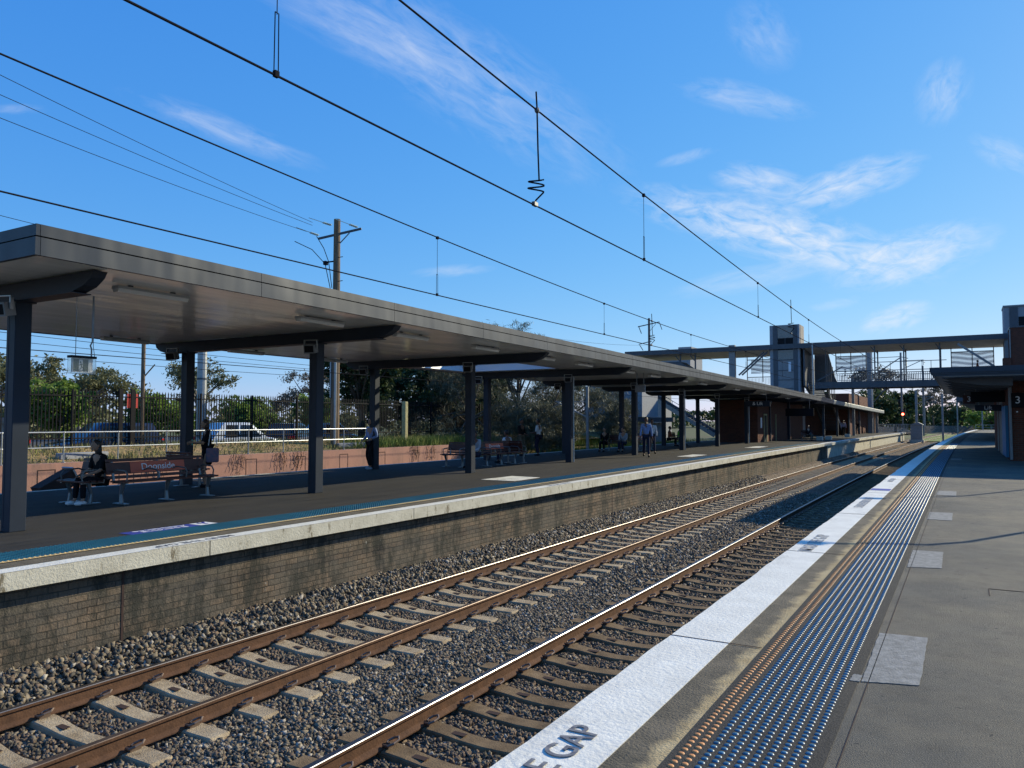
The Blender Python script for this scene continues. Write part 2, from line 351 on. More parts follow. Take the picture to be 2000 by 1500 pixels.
M['pine_post'] = MAT('treated pine', (.42, .38, .20), .75, noise=(6, .35))
M['wire'] = MAT('overhead wire', (.022, .022, .026), .9, 0, spec=0.)
M['insul'] = MAT('glass insulator', (.55, .68, .62), .15)
M['pink'] = MAT('pink concrete', (.42, .22, .165), .8)
k = NM(M['pink']); p = k.pos(); c = k.mix(k.noise(p, .55, 6, .65), (.33, .185, .15), (.46, .25, .185)); c = k.mix(k.noise(p, 1.3, 6, .7, .52, .72, (1, 1, .3)), c, (.25, .16, .13)); k.l(c, k.b.inputs['Base Color']); k.bump(k.noise(p, 20, 4), .2)
M['groove'] = MAT('dark joint groove', (.06, .04, .035), .9)  # plain dark brown for thin joint strips, cast marks and the box body
M['earth'] = MAT('dry grass earth', (.2, .15, .08), .95)
k = NM(M['earth']); p = k.pos(); c = k.mix(k.noise(p, 1.2, 6, .7), (.46, .29, .15), (.22, .19, .08)); k.l(c, k.b.inputs['Base Color']); k.bump(k.noise(p, 8, 6), .8, .1)
M['ground'] = MAT('grassland', (.09, .11, .045), .95, noise=(.05, .5, (.12, .10, .06)))
M['grass'] = MAT('grass blades', (.15, .19, .06), .8, noise=(1.1, .5, (.30, .23, .11)))
M['lime'] = MAT('sunlit lawn', (.16, .21, .05), .85, noise=(2, .4))
M['teal'] = MAT('teal tactile', (.018, .12, .17), .35, noise=(2, .3)); M['teal_base'] = MAT('teal tile', (.015, .075, .095), .5, noise=(3, .3))
M['orange'] = MAT('orange tactile', (.66, .27, .08), .6, noise=(5, .3)); M['navy_stud'] = MAT('blue tactile stud', (.055, .17, .26), .40, noise=(30, .5))
M['ochre'] = MAT('ochre tactile', (.62, .45, .22), .5)
M['letter'] = MAT('dark stencil paint', (.07, .07, .09), .7, noise=(26, .5, (.26, .26, .26)))
M['letter_worn'] = MAT('worn stencil paint', (.22, .22, .24), .7, noise=(20, .5, (.5, .5, .48)))
M['blue_paint'] = MAT('blue floor marking', (.035, .05, .33), .6, noise=(6, .35))
M['sign_white'] = MAT('white lettering', (.75, .75, .75), .5)
M['bench_wood'] = MAT('maroon bench slat', (.075, .022, .016), .5, noise=(8, .3)); M['sign_orange'] = MAT('orange name panel', (.55, .10, .045), .45)
M['cast'] = MAT('cast aluminium', (.17, .19, .20), .4, .6)
M['glass'] = MAT('dark glass', (.02, .025, .03), .08, 0, spec=.8)
M['mesh'] = MAT('perforated screen', (.55, .62, .75), .6)
k = NM(M['mesh']); p = k.pos(); s = k.n('ShaderNodeSeparateXYZ'); k.l(p, s.inputs[0])
wv = k.math('SINE', k.math('ADD', k.math('MULTIPLY', s.outputs[2], 13.), k.math('MULTIPLY', k.math('SINE', k.math('MULTIPLY', s.outputs[0], 1.6)), 1.5)))
hol = k.math('MULTIPLY_ADD', wv, .20); hol.node.inputs[2].default_value = .45
tr = k.n('ShaderNodeBsdfTransparent'); mxs = k.n('ShaderNodeMixShader'); k.l(hol, mxs.inputs[0]); out = [q for q in k.t.nodes if q.type == 'OUTPUT_MATERIAL'][0]
k.l(tr.outputs[0], mxs.inputs[1]); k.l(k.b.outputs[0], mxs.inputs[2]); k.l(mxs.outputs[0], out.inputs[0])
M['lining'] = MAT('cream roof lining', (.62, .58, .50), .6, noise=(.8, .25))
M['clear'] = MAT('clear case', (.9, .92, .92), .03, 0, trans=1.0)
M['exit_green'] = MAT('exit sign green', (.025, .05, .03), .5)
M['tilefloor'] = MAT('carpark asphalt', (.09, .09, .09), .85, noise=(2, .3))
def foliage(n, c1, c2, tr=.25):
    m = MAT(n, c1, .6, spec=.25); k = NM(m); p = k.pos(); c = k.mix(k.noise(p, 1.4, 4, .7), c2, c1); k.l(c, k.b.inputs['Base Color'])
    t = k.n('ShaderNodeBsdfTranslucent'); k.l(c, t.inputs[0]); x = k.n('ShaderNodeMixShader'); x.inputs[0].default_value = tr
    o = [q for q in k.t.nodes if q.type == 'OUTPUT_MATERIAL'][0]; k.l(k.b.outputs[0], x.inputs[1]); k.l(t.outputs[0], x.inputs[2]); k.l(x.outputs[0], o.inputs[0]); return m
M['gum'] = foliage('gum leaves', (.21, .20, .09), (.09, .10, .045)); M['dark_leaf'] = foliage('dark leaves', (.07, .10, .035), (.03, .048, .018))
M['bright_leaf'] = foliage('bright leaves', (.21, .30, .055), (.09, .15, .03), .4); M['casuarina'] = foliage('casuarina needles', (.15, .15, .095), (.07, .078, .05), .2)
M['grey_leaf'] = foliage('grey twigs', (.17, .145, .11), (.10, .095, .075)); M['bark'] = MAT('bark', (.14, .11, .085), .9, noise=(5, .5))
M['pale_bark'] = MAT('pale bark', (.38, .33, .27), .85, noise=(4, .4)); M['vine'] = foliage('dry vine', (.16, .10, .05), (.08, .055, .03))
def cloth(n, c, r=.85): return MAT(n, c, r, noise=(12, .25))
M['skin'] = MAT('skin', (.36, .20, .13), .55); M['skin_dark'] = MAT('brown skin', (.16, .08, .05), .55); M['hair'] = MAT('black hair', (.012, .010, .009), .45); M['hair_brown'] = MAT('brown hair', (.05, .025, .015), .5)
M['c_black'] = cloth('black cloth', (.012, .012, .014)); M['c_navy'] = cloth('navy cloth', (.02, .025, .05)); M['c_blue'] = cloth('blue shirt', (.22, .30, .52)); M['c_white'] = cloth('white cloth', (.65, .66, .68))
M['c_grey'] = cloth('grey blue shirt', (.30, .36, .44)); M['c_khaki'] = cloth('khaki trousers', (.12, .11, .08)); M['c_lav'] = cloth('lavender shirt', (.40, .36, .50)); M['c_vis'] = cloth('lime vest', (.25, .75, .06)); M['c_red'] = cloth('rust shirt', (.28, .09, .05))
M['shoe_white'] = MAT('white shoe', (.7, .7, .7), .5); M['c_tote'] = MAT('striped tote', (.24, .12, .13), .8, noise=(14, .6, (.08, .12, .2))); M['c_mint'] = MAT('green phone', (.02, .30, .22), .4)

# ================================================================== setting: ground, tracks bed, platforms
YL = YS(-8, 25, 33) + YS(25, 400, 4)[1:]
def strip(name, x0, x1, z0, z1, ya, yb, mat, st=3., parent=None):
    mb = MB(); ys = YS(ya, yb, st) if yb > 25 else [ya, yb]
    mb.sweep([(x0, z0), (x1, z0), (x1, z1), (x0, z1)], [(bend(y), y, 0) for y in ys]); return mb.build(name, mat, parent)
def sheet(name, x0, x1, z, ya, yb, mat, st=3., parent=None):
    mb = MB(); ys = YS(ya, yb, st) if yb > 25 else [ya, yb]
    mb.sweep([(x0, z), (x1, z)], [(bend(y), y, 0) for y in ys], close=False); o = mb.build(name, mat, parent, fixn=False)
    o.data.flip_normals() if o.data.polygons[0].normal.z < 0 else None
    return o
g = MB(); g.add([(-4000, -400, -1.75), (4000, -400, -1.75), (4000, 7000, -1.75), (-4000, 7000, -1.75)], [(0, 1, 2, 3)]); tag(g.build('ground', M['ground']), kind='structure')
mb = MB()   # ballast formation, shouldered against the far platform wall
prof = [(-9.5, -1.15), (-8.9, -1.18), (-8.6, -1.41), (-8.2, -1.425), (-7.5, -1.46), (-6.75, -1.425), (-6.2, -1.41), (-5.6, -1.37), (-5.2, -1.41), (-4.75, -1.425), (-4.0, -1.46), (-3.2, -1.425), (-2.6, -1.41), (-1.95, -1.36)]
mb.sweep(prof, [(bend(y), y, 0) for y in YL], close=False); o = mb.build('track_bed', M['ballast'], fixn=False)
if o.data.polygons[0].normal.z < 0: o.data.flip_normals()
tag(o, kind='structure')
o = sheet('track_bed', -26.2, -18.5, -1.45, -8, 400, M['ballast'], 6); tag(o, kind='structure')
# near platform
PN = 168
tag(strip('platform', -1.30, 14, -1.7, 0, -6, PN, [M['asphalt']]), kind='structure')
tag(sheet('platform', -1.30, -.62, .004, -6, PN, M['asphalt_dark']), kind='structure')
tag(strip('platform_kerb', -1.98, -1.30, -.22, -.004, -6, PN, M['band']), kind='structure')
def wavy_sheet(name, x0, x1, z, ya, yb, mat, amp0, amp1, st=.12):
    V = []; F = []; ys = YS(ya, yb, st); n = len(ys)
    w0 = np.cumsum(RNG.normal(0, 1, n)); w1 = np.cumsum(RNG.normal(0, 1, n))
    w0 = np.convolve(w0, np.ones(3) / 3, 'same') - np.convolve(w0, np.ones(25) / 25, 'same'); w1 -= np.convolve(w1, np.ones(25) / 25, 'same')
    for i, y in enumerate(ys):
        V += [(x0 + bend(y) + amp0 * w0[i], y, z), (x1 + bend(y) + amp1 * w1[i], y, z)]
    for i in range(n - 1): F.append((2 * i, 2 * i + 1, 2 * i + 3, 2 * i + 2))
    return npmesh(name, V, F, mat)
# white painted edge: a thin slab, its track edge slightly ragged
mb = MB(); ys = YS(-4, 30, .13) + YS(30, PN, 2)[1:]; wv_ = np.cumsum(RNG.normal(0, .0035, len(ys))); wv_ -= np.convolve(wv_, np.ones(31) / 31, 'same')
wv_[:20] = 0; wv_[-20:] = 0
for i, y in enumerate(ys): pass
V = []; F = []
for i, y in enumerate(ys):
    e = float(wv_[i]); b_ = bend(y)
    V += [(-2.0 + e + b_, y, -.20), (-2.0 + e + b_, y, -.012), (-1.992 + e + b_, y, .0), (-1.55 + b_, y, .0), (-1.55 + b_, y, -.20)]
for i in range(len(ys) - 1):
    for q in range(5): q2 = (q + 1) % 5; F.append((i * 5 + q, i * 5 + q2, (i + 1) * 5 + q2, (i + 1) * 5 + q))
me = MB(); me.v = V; me.f = F; tag(me.build('platform_kerb', M['white_paint']), kind='structure')
# kerb joints (cracks)
mb = MB()
for y in (5.8, 10.3, 14.9, 19.5, 24.1): mb.box(-2.0, y, .0015, -1.31, y + .008, .004)
tag(mb.build('pavement_joint', M['groove']), kind='structure')
tag(strip('platform_base', -1.75, -1.40, -1.7, -.22, -6, PN, M['plat_brick']), kind='structure')
# pale patches and seams
def quad(name, pts, z, mat):
    mb = MB(); n = len(pts); poly = []
    for i in range(n):
        a = Vector(pts[i]); b = Vector(pts[(i + 1) % n])
        for t in range(14): poly.append(a.lerp(b, t / 14) + Vector((random.uniform(-.004, .004), random.uniform(-.006, .006))))
    mb.prism([(q.x, q.y) for q in poly], 'z', z - .003, z); return mb.build(name, mat)
PATCH = [[(-.61, 6.67), (-.28, 6.70), (-.28, 5.48), (-.60, 5.38)], [(-.61, 11.11), (-.27, 11.14), (-.26, 9.9), (-.6, 9.81)],
         [(-.58, 15.9), (-.22, 15.9), (-.22, 14.7), (-.58, 14.7)], [(-.58, 20.8), (-.2, 20.8), (-.2, 19.6), (-.58, 19.6)], [(-.55, 39), (-.15, 39), (-.15, 37.6), (-.55, 37.6)]]
for q in PATCH: tag(quad('pavement_patch', q, .0055, M['patch']), kind='structure')
tag(quad('pavement_patch', [(-.66, 5.5), (-.61, 5.5), (-.61, 5.36), (-.67, 5.36)], .008, M['patch']), kind='structure')
mb = MB(); mb.box(-.566, -2, .0045, -.561, 60, .0055); mb.box(.16, 8.95, .002, 1.2, 8.965, .0045); mb.box(.16, 8.6, .002, .168, 8.949, .0045)
for (a, b) in ():
    pts = [Vector((a[0] + (b[0] - a[0]) * t / 8 + random.uniform(-.03, .03), a[1] + (b[1] - a[1]) * t / 8, .0035)) for t in range(9)]
    for i in range(8): mb.bar(pts[i], pts[i + 1], .003, .003)
tag(mb.build('pavement_joint', M['groove']), kind='structure')

# far (island) platform
PF = 123
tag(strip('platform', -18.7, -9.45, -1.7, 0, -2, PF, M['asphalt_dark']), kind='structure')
for side, (xa, xb) in enumerate(((-9.45, -9.0), (-18.95, -18.7))):
    y = -2.
    while y < PF:
        L_ = 4.55; e = min(PF, y + L_ - .02); mb = MB(); ys = YS(y, e, 2.2)
        mb.sweep([(xa, -.20), (xb, -.20), (xb, .0), (xa, .0)], [(bend(q), q, 0) for q in ys])
        mb2 = mb.build('platform_kerb', M['coping_face']); tag(mb2, kind='structure')
        if side == 0 and y > 60: pass
        y += L_
wavy_sheet('platform_kerb', -9.27, -9.004, .004, -2, 60, M['white_paint'], .004, .0025)['kind'] = 'structure'
wavy_sheet('platform_kerb', -9.42, -9.004, .004, 60, PF, M['worn_paint'], .004, .006)['kind'] = 'structure'
sheet('platform', -9.60, -9.28, .0045, -2, 60, M['band'])['kind'] = 'structure'
tag(strip('platform_wall', -9.45, -9.22, -1.7, -.20, -2, 62, M['plat_brick']), 'weathered brown brick wall under the near half of the island platform', 'wall')
tag(strip('platform_wall', -9.45, -9.22, -1.7, -.20, 62.02, PF, M['coping_face']), 'stained pale concrete wall under the far half of the island platform', 'wall')
mb = MB()
for y in (5.95, 21.6, 36.5, 50.): mb.box(-9.221, y, -1.4, -9.214, y + .03, -.205)
mb.box(-9.221, 62.0, -1.4, -9.20, 62.3, -.205)
tag(mb.build('wall_joint', M['groove']), 'thin dark vertical joints in the brick platform wall', 'joint')
# vent pipe let into the wall / blue floor marking
mb = MB(); mb.add([(-10.72, 6.85, .006), (-10.38, 6.85, .006), (-10.38, 8.35, .006), (-10.72, 8.35, .006)], [(0, 1, 2, 3)])
bl = tag(mb.build('floor_marking', M['blue_paint']), 'blue floor marking with white words on the island platform', 'floor marking')
mb = MB(); mb.add([(-10.70, 8.02, .009), (-10.40, 8.02, .009), (-10.40, 8.33, .009), (-10.70, 8.33, .009)], [(0, 1, 2, 3)]); mb.build('white_panel', M['sign_white'], bl)
textmesh('lettering', 'Boarding\nAssistance', .17, Matrix.Translation((-10.55, 7.45, .011)) @ Matrix.Rotation(-pi / 2, 4, 'Z') @ Matrix.Diagonal((1.25, .8, 1, 1)), M['sign_white'], bl)
mb = MB(); mb.tube([(-10.62 + .05 * cos(t), 8.18 + .06 * sin(t), .012) for t in np.linspace(-2.2, 2.4, 12)], .008, 4); mb.bar((-10.58, 8.18, .012), (-10.5, 8.18, .012), .015, .006); mb.box(-10.49, 8.16, .01, -10.46, 8.2, .014)
mb.build('wheelchair_symbol', M['blue_paint'], bl)
for n_, pts in enumerate((((-11.73, 18.22), (-11.69, 19.86), (-10.67, 19.74), (-10.64, 18.22)), ((-11.5, 34.5), (-11.5, 37), (-10.8, 37), (-10.8, 34.5)), ((-11.7, 48), (-11.7, 51), (-10.9, 51), (-10.9, 48)))):
    tag(quad('pavement_patch', pts, .008, M['worn_paint']), kind='structure')

# stencilled words
def mind(x, y, side, words='MIND THE GAP', size=.20, lab=''):
    Mx = Matrix.Translation((wx(x, y), y, .0065)) @ Matrix.Rotation(pi / 2 if side > 0 else -pi / 2, 4, 'Z') @ Matrix.Diagonal((.95, 1, 1, 1))
    o = textmesh('platform_lettering', words, size, Mx, M['letter' if y < 8 else 'letter_worn'], ext=.0012); tag(o, lab, 'lettering'); return o
mind(-1.77, 3.08, 1, size=.235, lab='large dark stencilled MIND THE GAP at the bottom edge of the white strip')
mind(-1.78, 11.15, 1, lab='stencilled MIND THE GAP further along the white strip', size=.24)
mind(-1.78, 17.1, 1, 'STAND BEHIND LINE', .24, 'faded stencilled instruction beside the blue bar on the white strip')
mind(-1.78, 23.9, 1, 'MIND THE GAP', .2, 'small far stencilled words just before the shade on the white strip')
mb = MB(); mb.add([(-1.98, 20.2, .004), (-1.56, 20.2, .004), (-1.56, 20.75, .004), (-1.98, 20.75, .004)], [(0, 1, 2, 3)])
tag(mb.build('edge_marking', M['blue_paint']), 'pale blue bar painted across the white strip', 'floor marking')
mind(-9.13, 6.95, -1, size=.19, lab='upside down stencilled MIND THE GAP on the island platform edge nearest the camera')
mind(-9.13, 17.9, -1, size=.19, lab='second upside down stencilled words further along the island platform edge')

# ================================================================== tactile studs
def dome(seg, rings):
    V = []; 
    for i in range(rings):
        a = (pi / 2) * i / rings
        for s_ in range(seg): t = 2 * pi * s_ / seg; V.append((cos(a) * cos(t), cos(a) * sin(t), sin(a)))
    V.append((0, 0, 1)); F = []
    for i in range(rings - 1):
        for s_ in range(seg): s2 = (s_ + 1) % seg; F.append((i * seg + s_, i * seg + s2, (i + 1) * seg + s2, (i + 1) * seg + s_))
    T = [((rings - 1) * seg + s_, (rings - 1) * seg + (s_ + 1) % seg, rings * seg) for s_ in range(seg)]
    F3 = []
    for f in F: F3 += [(f[0], f[1], f[2]), (f[0], f[2], f[3])]
    return np.array(V), np.array(F3 + T)
def scatter(name, base, pos, scale, mat, parent=None, smooth=True):
    V, F = base; n = len(pos); A = V[None] * np.asarray(scale)[None, None] + pos[:, None]
    FF = F[None] + (np.arange(n) * len(V))[:, None, None]
    return npmesh(name, A.reshape(-1, 3), FF.reshape(-1, 3), mat, parent, smooth=smooth)
DN, DL = dome(10, 3), dome(6, 2)
for key, xs, mat, lab in (('orange', (-1.25, -1.197), M['orange'], 'two rows of orange tactile studs beside the blue rows on the near platform'),
                          ('blue', [-1.133 + .0535 * i for i in range(9)], M['navy_stud'], 'nine rows of blue tactile studs on the near platform')):
    strip_o = empty('tactile_strip', (xs[0], 3.5, 0), 0, lab, 'tactile paving')
    first = None; near = []; far1 = []; far2 = []
    for x in xs:
        y = 2.6
        while y < 64: near.append((x, y)) if y > 3.3 else None; y += .0535
    near.sort(key=lambda q: q[0] ** 2 + q[1] ** 2 if q[1] > 3.45 else 99)
    for i, (x, y) in enumerate(near[:100]):
        if first is None:
            V, F = DN; first = npmesh('stud', V * np.array((.0175, .0175, .007)), F, mat, strip_o, smooth=True)
            o = first
        else: o = first.copy(); COL.objects.link(o); o.parent = strip_o
        o.location = (x - xs[0], y - 3.5, .004)
    r = near[100:]; p1 = np.array([(x, y, .004) for x, y in r if y < 16]); p2 = np.array([(wx(x, y), y, .004) for x, y in r if y >= 16])
    off = np.array((xs[0], 3.5, 0))
    V = np.concatenate([(DN[0][None] * np.array((.0175, .0175, .007)) + (p1 - off)[:, None]).reshape(-1, 3), (DL[0][None] * np.array((.0175, .0175, .007)) + (p2 - off)[:, None]).reshape(-1, 3)])
    F = np.concatenate([(DN[1][None] + (np.arange(len(p1)) * len(DN[0]))[:, None, None]).reshape(-1, 3), (DL[1][None] + (np.arange(len(p2)) * len(DL[0]))[:, None, None] + len(p1) * len(DN[0])).reshape(-1, 3)])
    o = npmesh('stud_rows', V, F, mat, strip_o, smooth=True); o['kind'] = 'stuff'
# island platform tactile tiles
ts = empty('tactile_strip', (-10, 5, 0), 0, 'teal ribbed tactile strip with ochre rim along the island platform edge', 'tactile paving')
mb = MB(); mb.sweep([(-.36, .004), (.30, .004), (.30, .012), (-.36, .012)], [(bend(y + 5), y, 0) for y in YS(-6, 55, 2)]); mb.build('tile_base', M['teal_base'], ts)
mb = MB(); mb.sweep([(.301, .004), (.335, .004), (.335, .012), (.301, .012)], [(bend(y + 5), y, 0) for y in YS(-6, 55, 2)]); mb.build('tile_rim', M['ochre'], ts)
pos = []
for i in range(12):
    y = -6.
    while y < 33: pos.append((wx(-.33 + i * .0545, y + 5), y, .012)); y += .06
q = scatter('stud_rows', DL, np.array(pos), (.02, .02, .009), M['teal'], ts); q['kind'] = 'stuff'
pos = [(wx(.32, y + 5), y, .012) for y in np.arange(-6, 33, .06)]
q = scatter('rim_stud_row', DL, np.array(pos), (.02, .02, .009), M['ochre'], ts); q['kind'] = 'stuff'

# ================================================================== railway
RH = -1.20
def rail(x, lab, y0=-3, y1=400, top='railtop'):
    r = empty('rail', (x, 0, RH), 0, lab, 'rail')
    pr = [(-.07, -.17), (.07, -.17), (.07, -.158), (.012, -.135), (.010, -.045), (.034, -.034), (.036, -.008), (-.036, -.008), (-.034, -.034), (-.010, -.045), (-.012, -.135), (-.07, -.158)]
    path = [(bend(y), y, 0) for y in YS(y0, 25, 14) + YS(25, y1, 5)[1:]]
    mb = MB(); mb.sweep(pr, path); mb.build('rail_body', M['rust'], r)
    mb = MB(); mb.sweep([(-.036, -.0075), (.036, -.0075), (.031, -.001), (.018, .0), (-.018, .0), (-.031, -.001)], path); o = mb.build('rail_head', M[top], r)
FL, FR, NL, NR = -8.235, -6.72, -4.74, -3.235
rail(FL, 'rail nearest the island platform, rusty sides and shiny top', top='railmid'); rail(FR, 'rusty brown rail beside the middle ballast strip, farther track', top='raildull')
rail(NL, 'brightly polished rail of the nearer track beside the middle ballast'); rail(NR, 'rail of the nearer track tucked beside the near platform')
rail(-22.6, 'rail behind the island platform near the pink wall', 0, 130); rail(-21.1, 'rail behind the island platform, closest to its back edge', 0, 130)
# sleeper
def sleeper_mesh():
    mb = MB(); st = [(-1.25, .10, -.03), (-1.23, .115, 0), (-.95, .12, .0), (-.62, .12, .0), (-.5, .115, -.008), (-.25, .105, -.035), (0, .10, -.045), (.25, .105, -.035), (.5, .115, -.008), (.62, .12, .0), (.95, .12, .0), (1.23, .115, 0), (1.25, .10, -.03)]
    V = []; F = []
    for x, w, z in st: V += [(x, -w - .02, -.2), (x, -w, z - .012), (x, -w + .012, z), (x, w - .012, z), (x, w, z - .012), (x, w + .02, -.2)]
    for i in range(len(st) - 1):
        for q in range(5): F.append((i * 6 + q, i * 6 + q + 1, (i + 1) * 6 + q + 1, (i + 1) * 6 + q))
    F += [tuple(range(6)), tuple(len(st) * 6 - 1 - k for k in range(6))]
    return mb.add(V, F)
def clip_mesh(sgn):
    mb = MB(); mb.box(-.03 + .075 * sgn, -.055, 0, .03 + .075 * sgn, .055, .03)
    pts = [(.04, -.05, .03), (.10, -.055, .035), (.14, -.03, .05), (.145, .02, .06), (.11, .05, .068), (.06, .045, .055), (.03, .01, .04), (.035, -.01, .03)]
    mb.tube([(sgn * (x + .015), y * 1.35, z * 1.15) for x, y, z in pts], .012, 7); return mb
SLN = []
TR = (((FL + FR) / 2, 4.45, 'farther track', (FL - FR) / 2), ((NL + NR) / 2, 5.69, 'nearer track', (NL - NR) / 2))
smesh = None; farV = []
plate = None
for ti, (xc, yph, tn, hg) in enumerate(TR):
    proto = empty('sleeper', (0, 0, 0)); 
    SM_ = M['sleeper'] if ti == 0 else M['sleeper_brown']; b_ = sleeper_mesh().build('sleeper_body', SM_, proto)
    mb = MB(); mb.box(-.40, -.035, .0, -.25, .035, .004); pl_ = mb.build('cast_mark', M['groove'], proto); pl_.location.z = -.022
    for rx in (-abs(hg), abs(hg)):
        for sg in (-1, 1): c_ = clip_mesh(sg).build('rail_clip', M['clip'], proto); c_.location.x = rx
    lite = empty('sleeper', (0, 0, 0)); bb = sleeper_mesh().build('sleeper_body', SM_, lite)
    n = -4; done = 0
    while True:
        y = yph + n * .625; n += 1
        if y > 96: break
        src = proto if y < 42 else lite
        lab = ('pale worn' if ti == 0 else 'brown stained') + ' concrete sleeper under the rails of the ' + tn
        c_ = copy_tree(src, (wx(xc, y), y, -1.37 + random.uniform(-.004, .004)), random.uniform(-.006, .006), lab, 'concrete sleepers of the ' + tn)
        c_['category'] = 'sleeper'
    for r_ in (proto, lite):
        for ch in [q for q in COL.objects if q.parent == r_]: bpy.data.objects.remove(ch)
        bpy.data.objects.remove(r_)
    mb = MB(); y = yph + n * .625
    while y < 300: x_ = wx(xc, y); mb.box(x_ - 1.25, y - .12, -1.5, x_ + 1.25, y + .12, -1.385); y += .625
    tag(mb.build('distant_sleepers', M['sleeper']), 'distant sleepers of the ' + tn + ' beyond the footbridge', 'sleepers', kind='stuff')
# ballast stones
def stones(name, n, xr, yr, size, zf, avoid=True, seed=1):
    r = np.random.default_rng(seed); cube = np.array([(x, y, z) for z in (-1, 1) for y in (-1, 1) for x in (-1, 1)], float)
    T = np.array([(0, 2, 3), (0, 3, 1), (4, 5, 7), (4, 7, 6), (0, 1, 5), (0, 5, 4), (2, 6, 7), (2, 7, 3), (0, 4, 6), (0, 6, 2), (1, 3, 7), (1, 7, 5)])
    xs = r.uniform(*xr, n); u = r.uniform(0, 1, n); ys = yr[0] + (yr[1] - yr[0]) * u
    keep = np.ones(n, bool)
    if avoid:
        for xc, yph, _, hg in TR:
            m = (np.abs(xs - xc) < 1.27); ph = (ys - yph + .3125) % .625 - .3125; keep &= ~(m & (np.abs(ph) < .15) & (r.uniform(0, 1, n) > .015))
        for x in (FL, FR, NL, NR): keep &= np.abs(xs - x) > .085
    xs, ys = xs[keep], ys[keep]; n = len(xs)
    s = size * r.uniform(.55, 1.25, n); A = cube[None] * (1 + r.uniform(-.75, .30, (n, 8, 3))) * r.uniform(.45, 1.2, (n, 1, 3)) * .5
    q = r.normal(size=(n, 4)); q /= np.linalg.norm(q, axis=1)[:, None]; w, x, y, z = q.T
    R = np.stack([1 - 2 * (y * y + z * z), 2 * (x * y - z * w), 2 * (x * z + y * w), 2 * (x * y + z * w), 1 - 2 * (x * x + z * z), 2 * (y * z - x * w), 2 * (x * z - y * w), 2 * (y * z + x * w), 1 - 2 * (x * x + y * y)], 1).reshape(n, 3, 3)
    A = np.einsum('nij,nkj->nki', R, A) * s[:, None, None]
    zz = zf(xs) + r.uniform(-.012, .02, n); bd = np.maximum(0, ys - 25) ** 2 / 5500
    A += np.stack([xs + bd, ys, zz], 1)[:, None]
    F = T[None] + (np.arange(n) * 8)[:, None, None]
    near_c = np.minimum(np.abs(xs - TR[0][0]), np.abs(xs - TR[1][0])) < .72; mi0 = r.choice(4, n, p=(.40, .30, .19, .11)); mi1 = r.choice(4, n, p=(.16, .28, .53, .03)); mi = np.repeat(np.where(near_c, mi1, mi0), 12)
    o = npmesh(name, A.reshape(-1, 3), F.reshape(-1, 3), M['stone'], matidx=mi); return o
px_ = [a for a, b in prof]; pz_ = [b for a, b in prof]
zf = lambda x: np.interp(x, px_, pz_)
o = stones('ballast_stones', 95000, (-9.2, -3.0), (3.2, 13), .044, zf, seed=3); tag(o, 'sharp grey and brown ballast stones between and beside the rails', 'ballast', kind='stuff')
o = stones('ballast_stones', 60000, (-9.2, -3.0), (13, 34), .062, zf, seed=4); tag(o, 'grey ballast stones in the middle distance of the tracks', 'ballast', kind='stuff')
o = stones('ballast_stones', 17000, (-9.2, -8.45), (3.2, 40), .066, lambda x: np.interp(x, px_, pz_) + .03, seed=5, avoid=False); tag(o, 'coarse dark ballast heaped against the island platform wall', 'ballast', kind='stuff')

# ================================================================== island canopy
CFR = [(-3, -9.85, 4.12), (5.22, -10.0, 4.12), (8.8, -10.13, 4.12), (16.4, -10.4, 4.11), (27.5, -10.75, 4.11), (39.7, -11.0, 4.08), (55, -11.2, 3.98), (71, -11.2, 3.78), (80, -11.2, 3.63)]
def cfr(y):
    a = [q[0] for q in CFR]; return float(np.interp(y, a, [q[1] for q in CFR])), float(np.interp(y, a, [q[2] for q in CFR]))
CB = -18.85
cy = empty('platform_canopy', (-14, 5.2, 0), 0, 'long flat grey steel canopy over the island platform', 'canopy')
def cl(v): return (v[0] + 14, v[1] - 5.2, v[2])
ysC = sorted(set(YS(5.22, 78, 1.6) + [21.2, 27.0]))
HX0, HX1, HY0, HY1 = -18.1, -13.9, 21.2, 27.0     # light well
def sheetq(rows):  # rows of lists of points
    mb = MB()
    for i in range(len(rows) - 1):
        for j in range(len(rows[i]) - 1): mb.add([cl(rows[i][j]), cl(rows[i][j + 1]), cl(rows[i + 1][j + 1]), cl(rows[i + 1][j])], [(0, 1, 2, 3)])
    return mb
def crow(y, dz, x0=None, x1=None):
    fx, ft = cfr(y); b = bend(y); return [((fx if x1 is None else x1) + b, y, ft + dz), ((CB if x0 is None else x0) + b, y, ft + dz)]
sof = MB(); rof = MB()
for a, b in zip(ysC[:-1], ysC[1:]):
    segs = [(None, None)]
    if a >= HY0 - .01 and b <= HY1 + .01: segs = [(None, HX1), (HX0, None)]
    for (s1, s0) in segs:
        A = crow(a, -.40, s0, s1) if True else 0; B = crow(b, -.40, s0, s1)
        fx, ft = cfr(a); gx, gt = cfr(b)
        xa0 = (fx if s1 is None else s1); xb0 = (gx if s1 is None else s1)
        if s1 is None and s0 is not None: xa0, xb0 = fx, gx; 
        xe = CB if s0 is None else s0
        if s1 is not None: xa0 = xb0 = s1
        pa = [(xa0 + bend(a), a), (xe + bend(a), a), (xe + bend(b), b), (xb0 + bend(b), b)]; zs = [ft, ft, gt, gt]
        sof.add([cl((p_[0], p_[1], z - .38)) for p_, z in zip(pa, zs)], [(0, 1, 2, 3)]); rof.add([cl((p_[0], p_[1], z - .02)) for p_, z in zip(pa, zs)], [(3, 2, 1, 0)])
so_ = sof.build('soffit', M['soffit'], cy, fixn=False); rof.build('roof_sheet', M['grey'], cy, fixn=False)
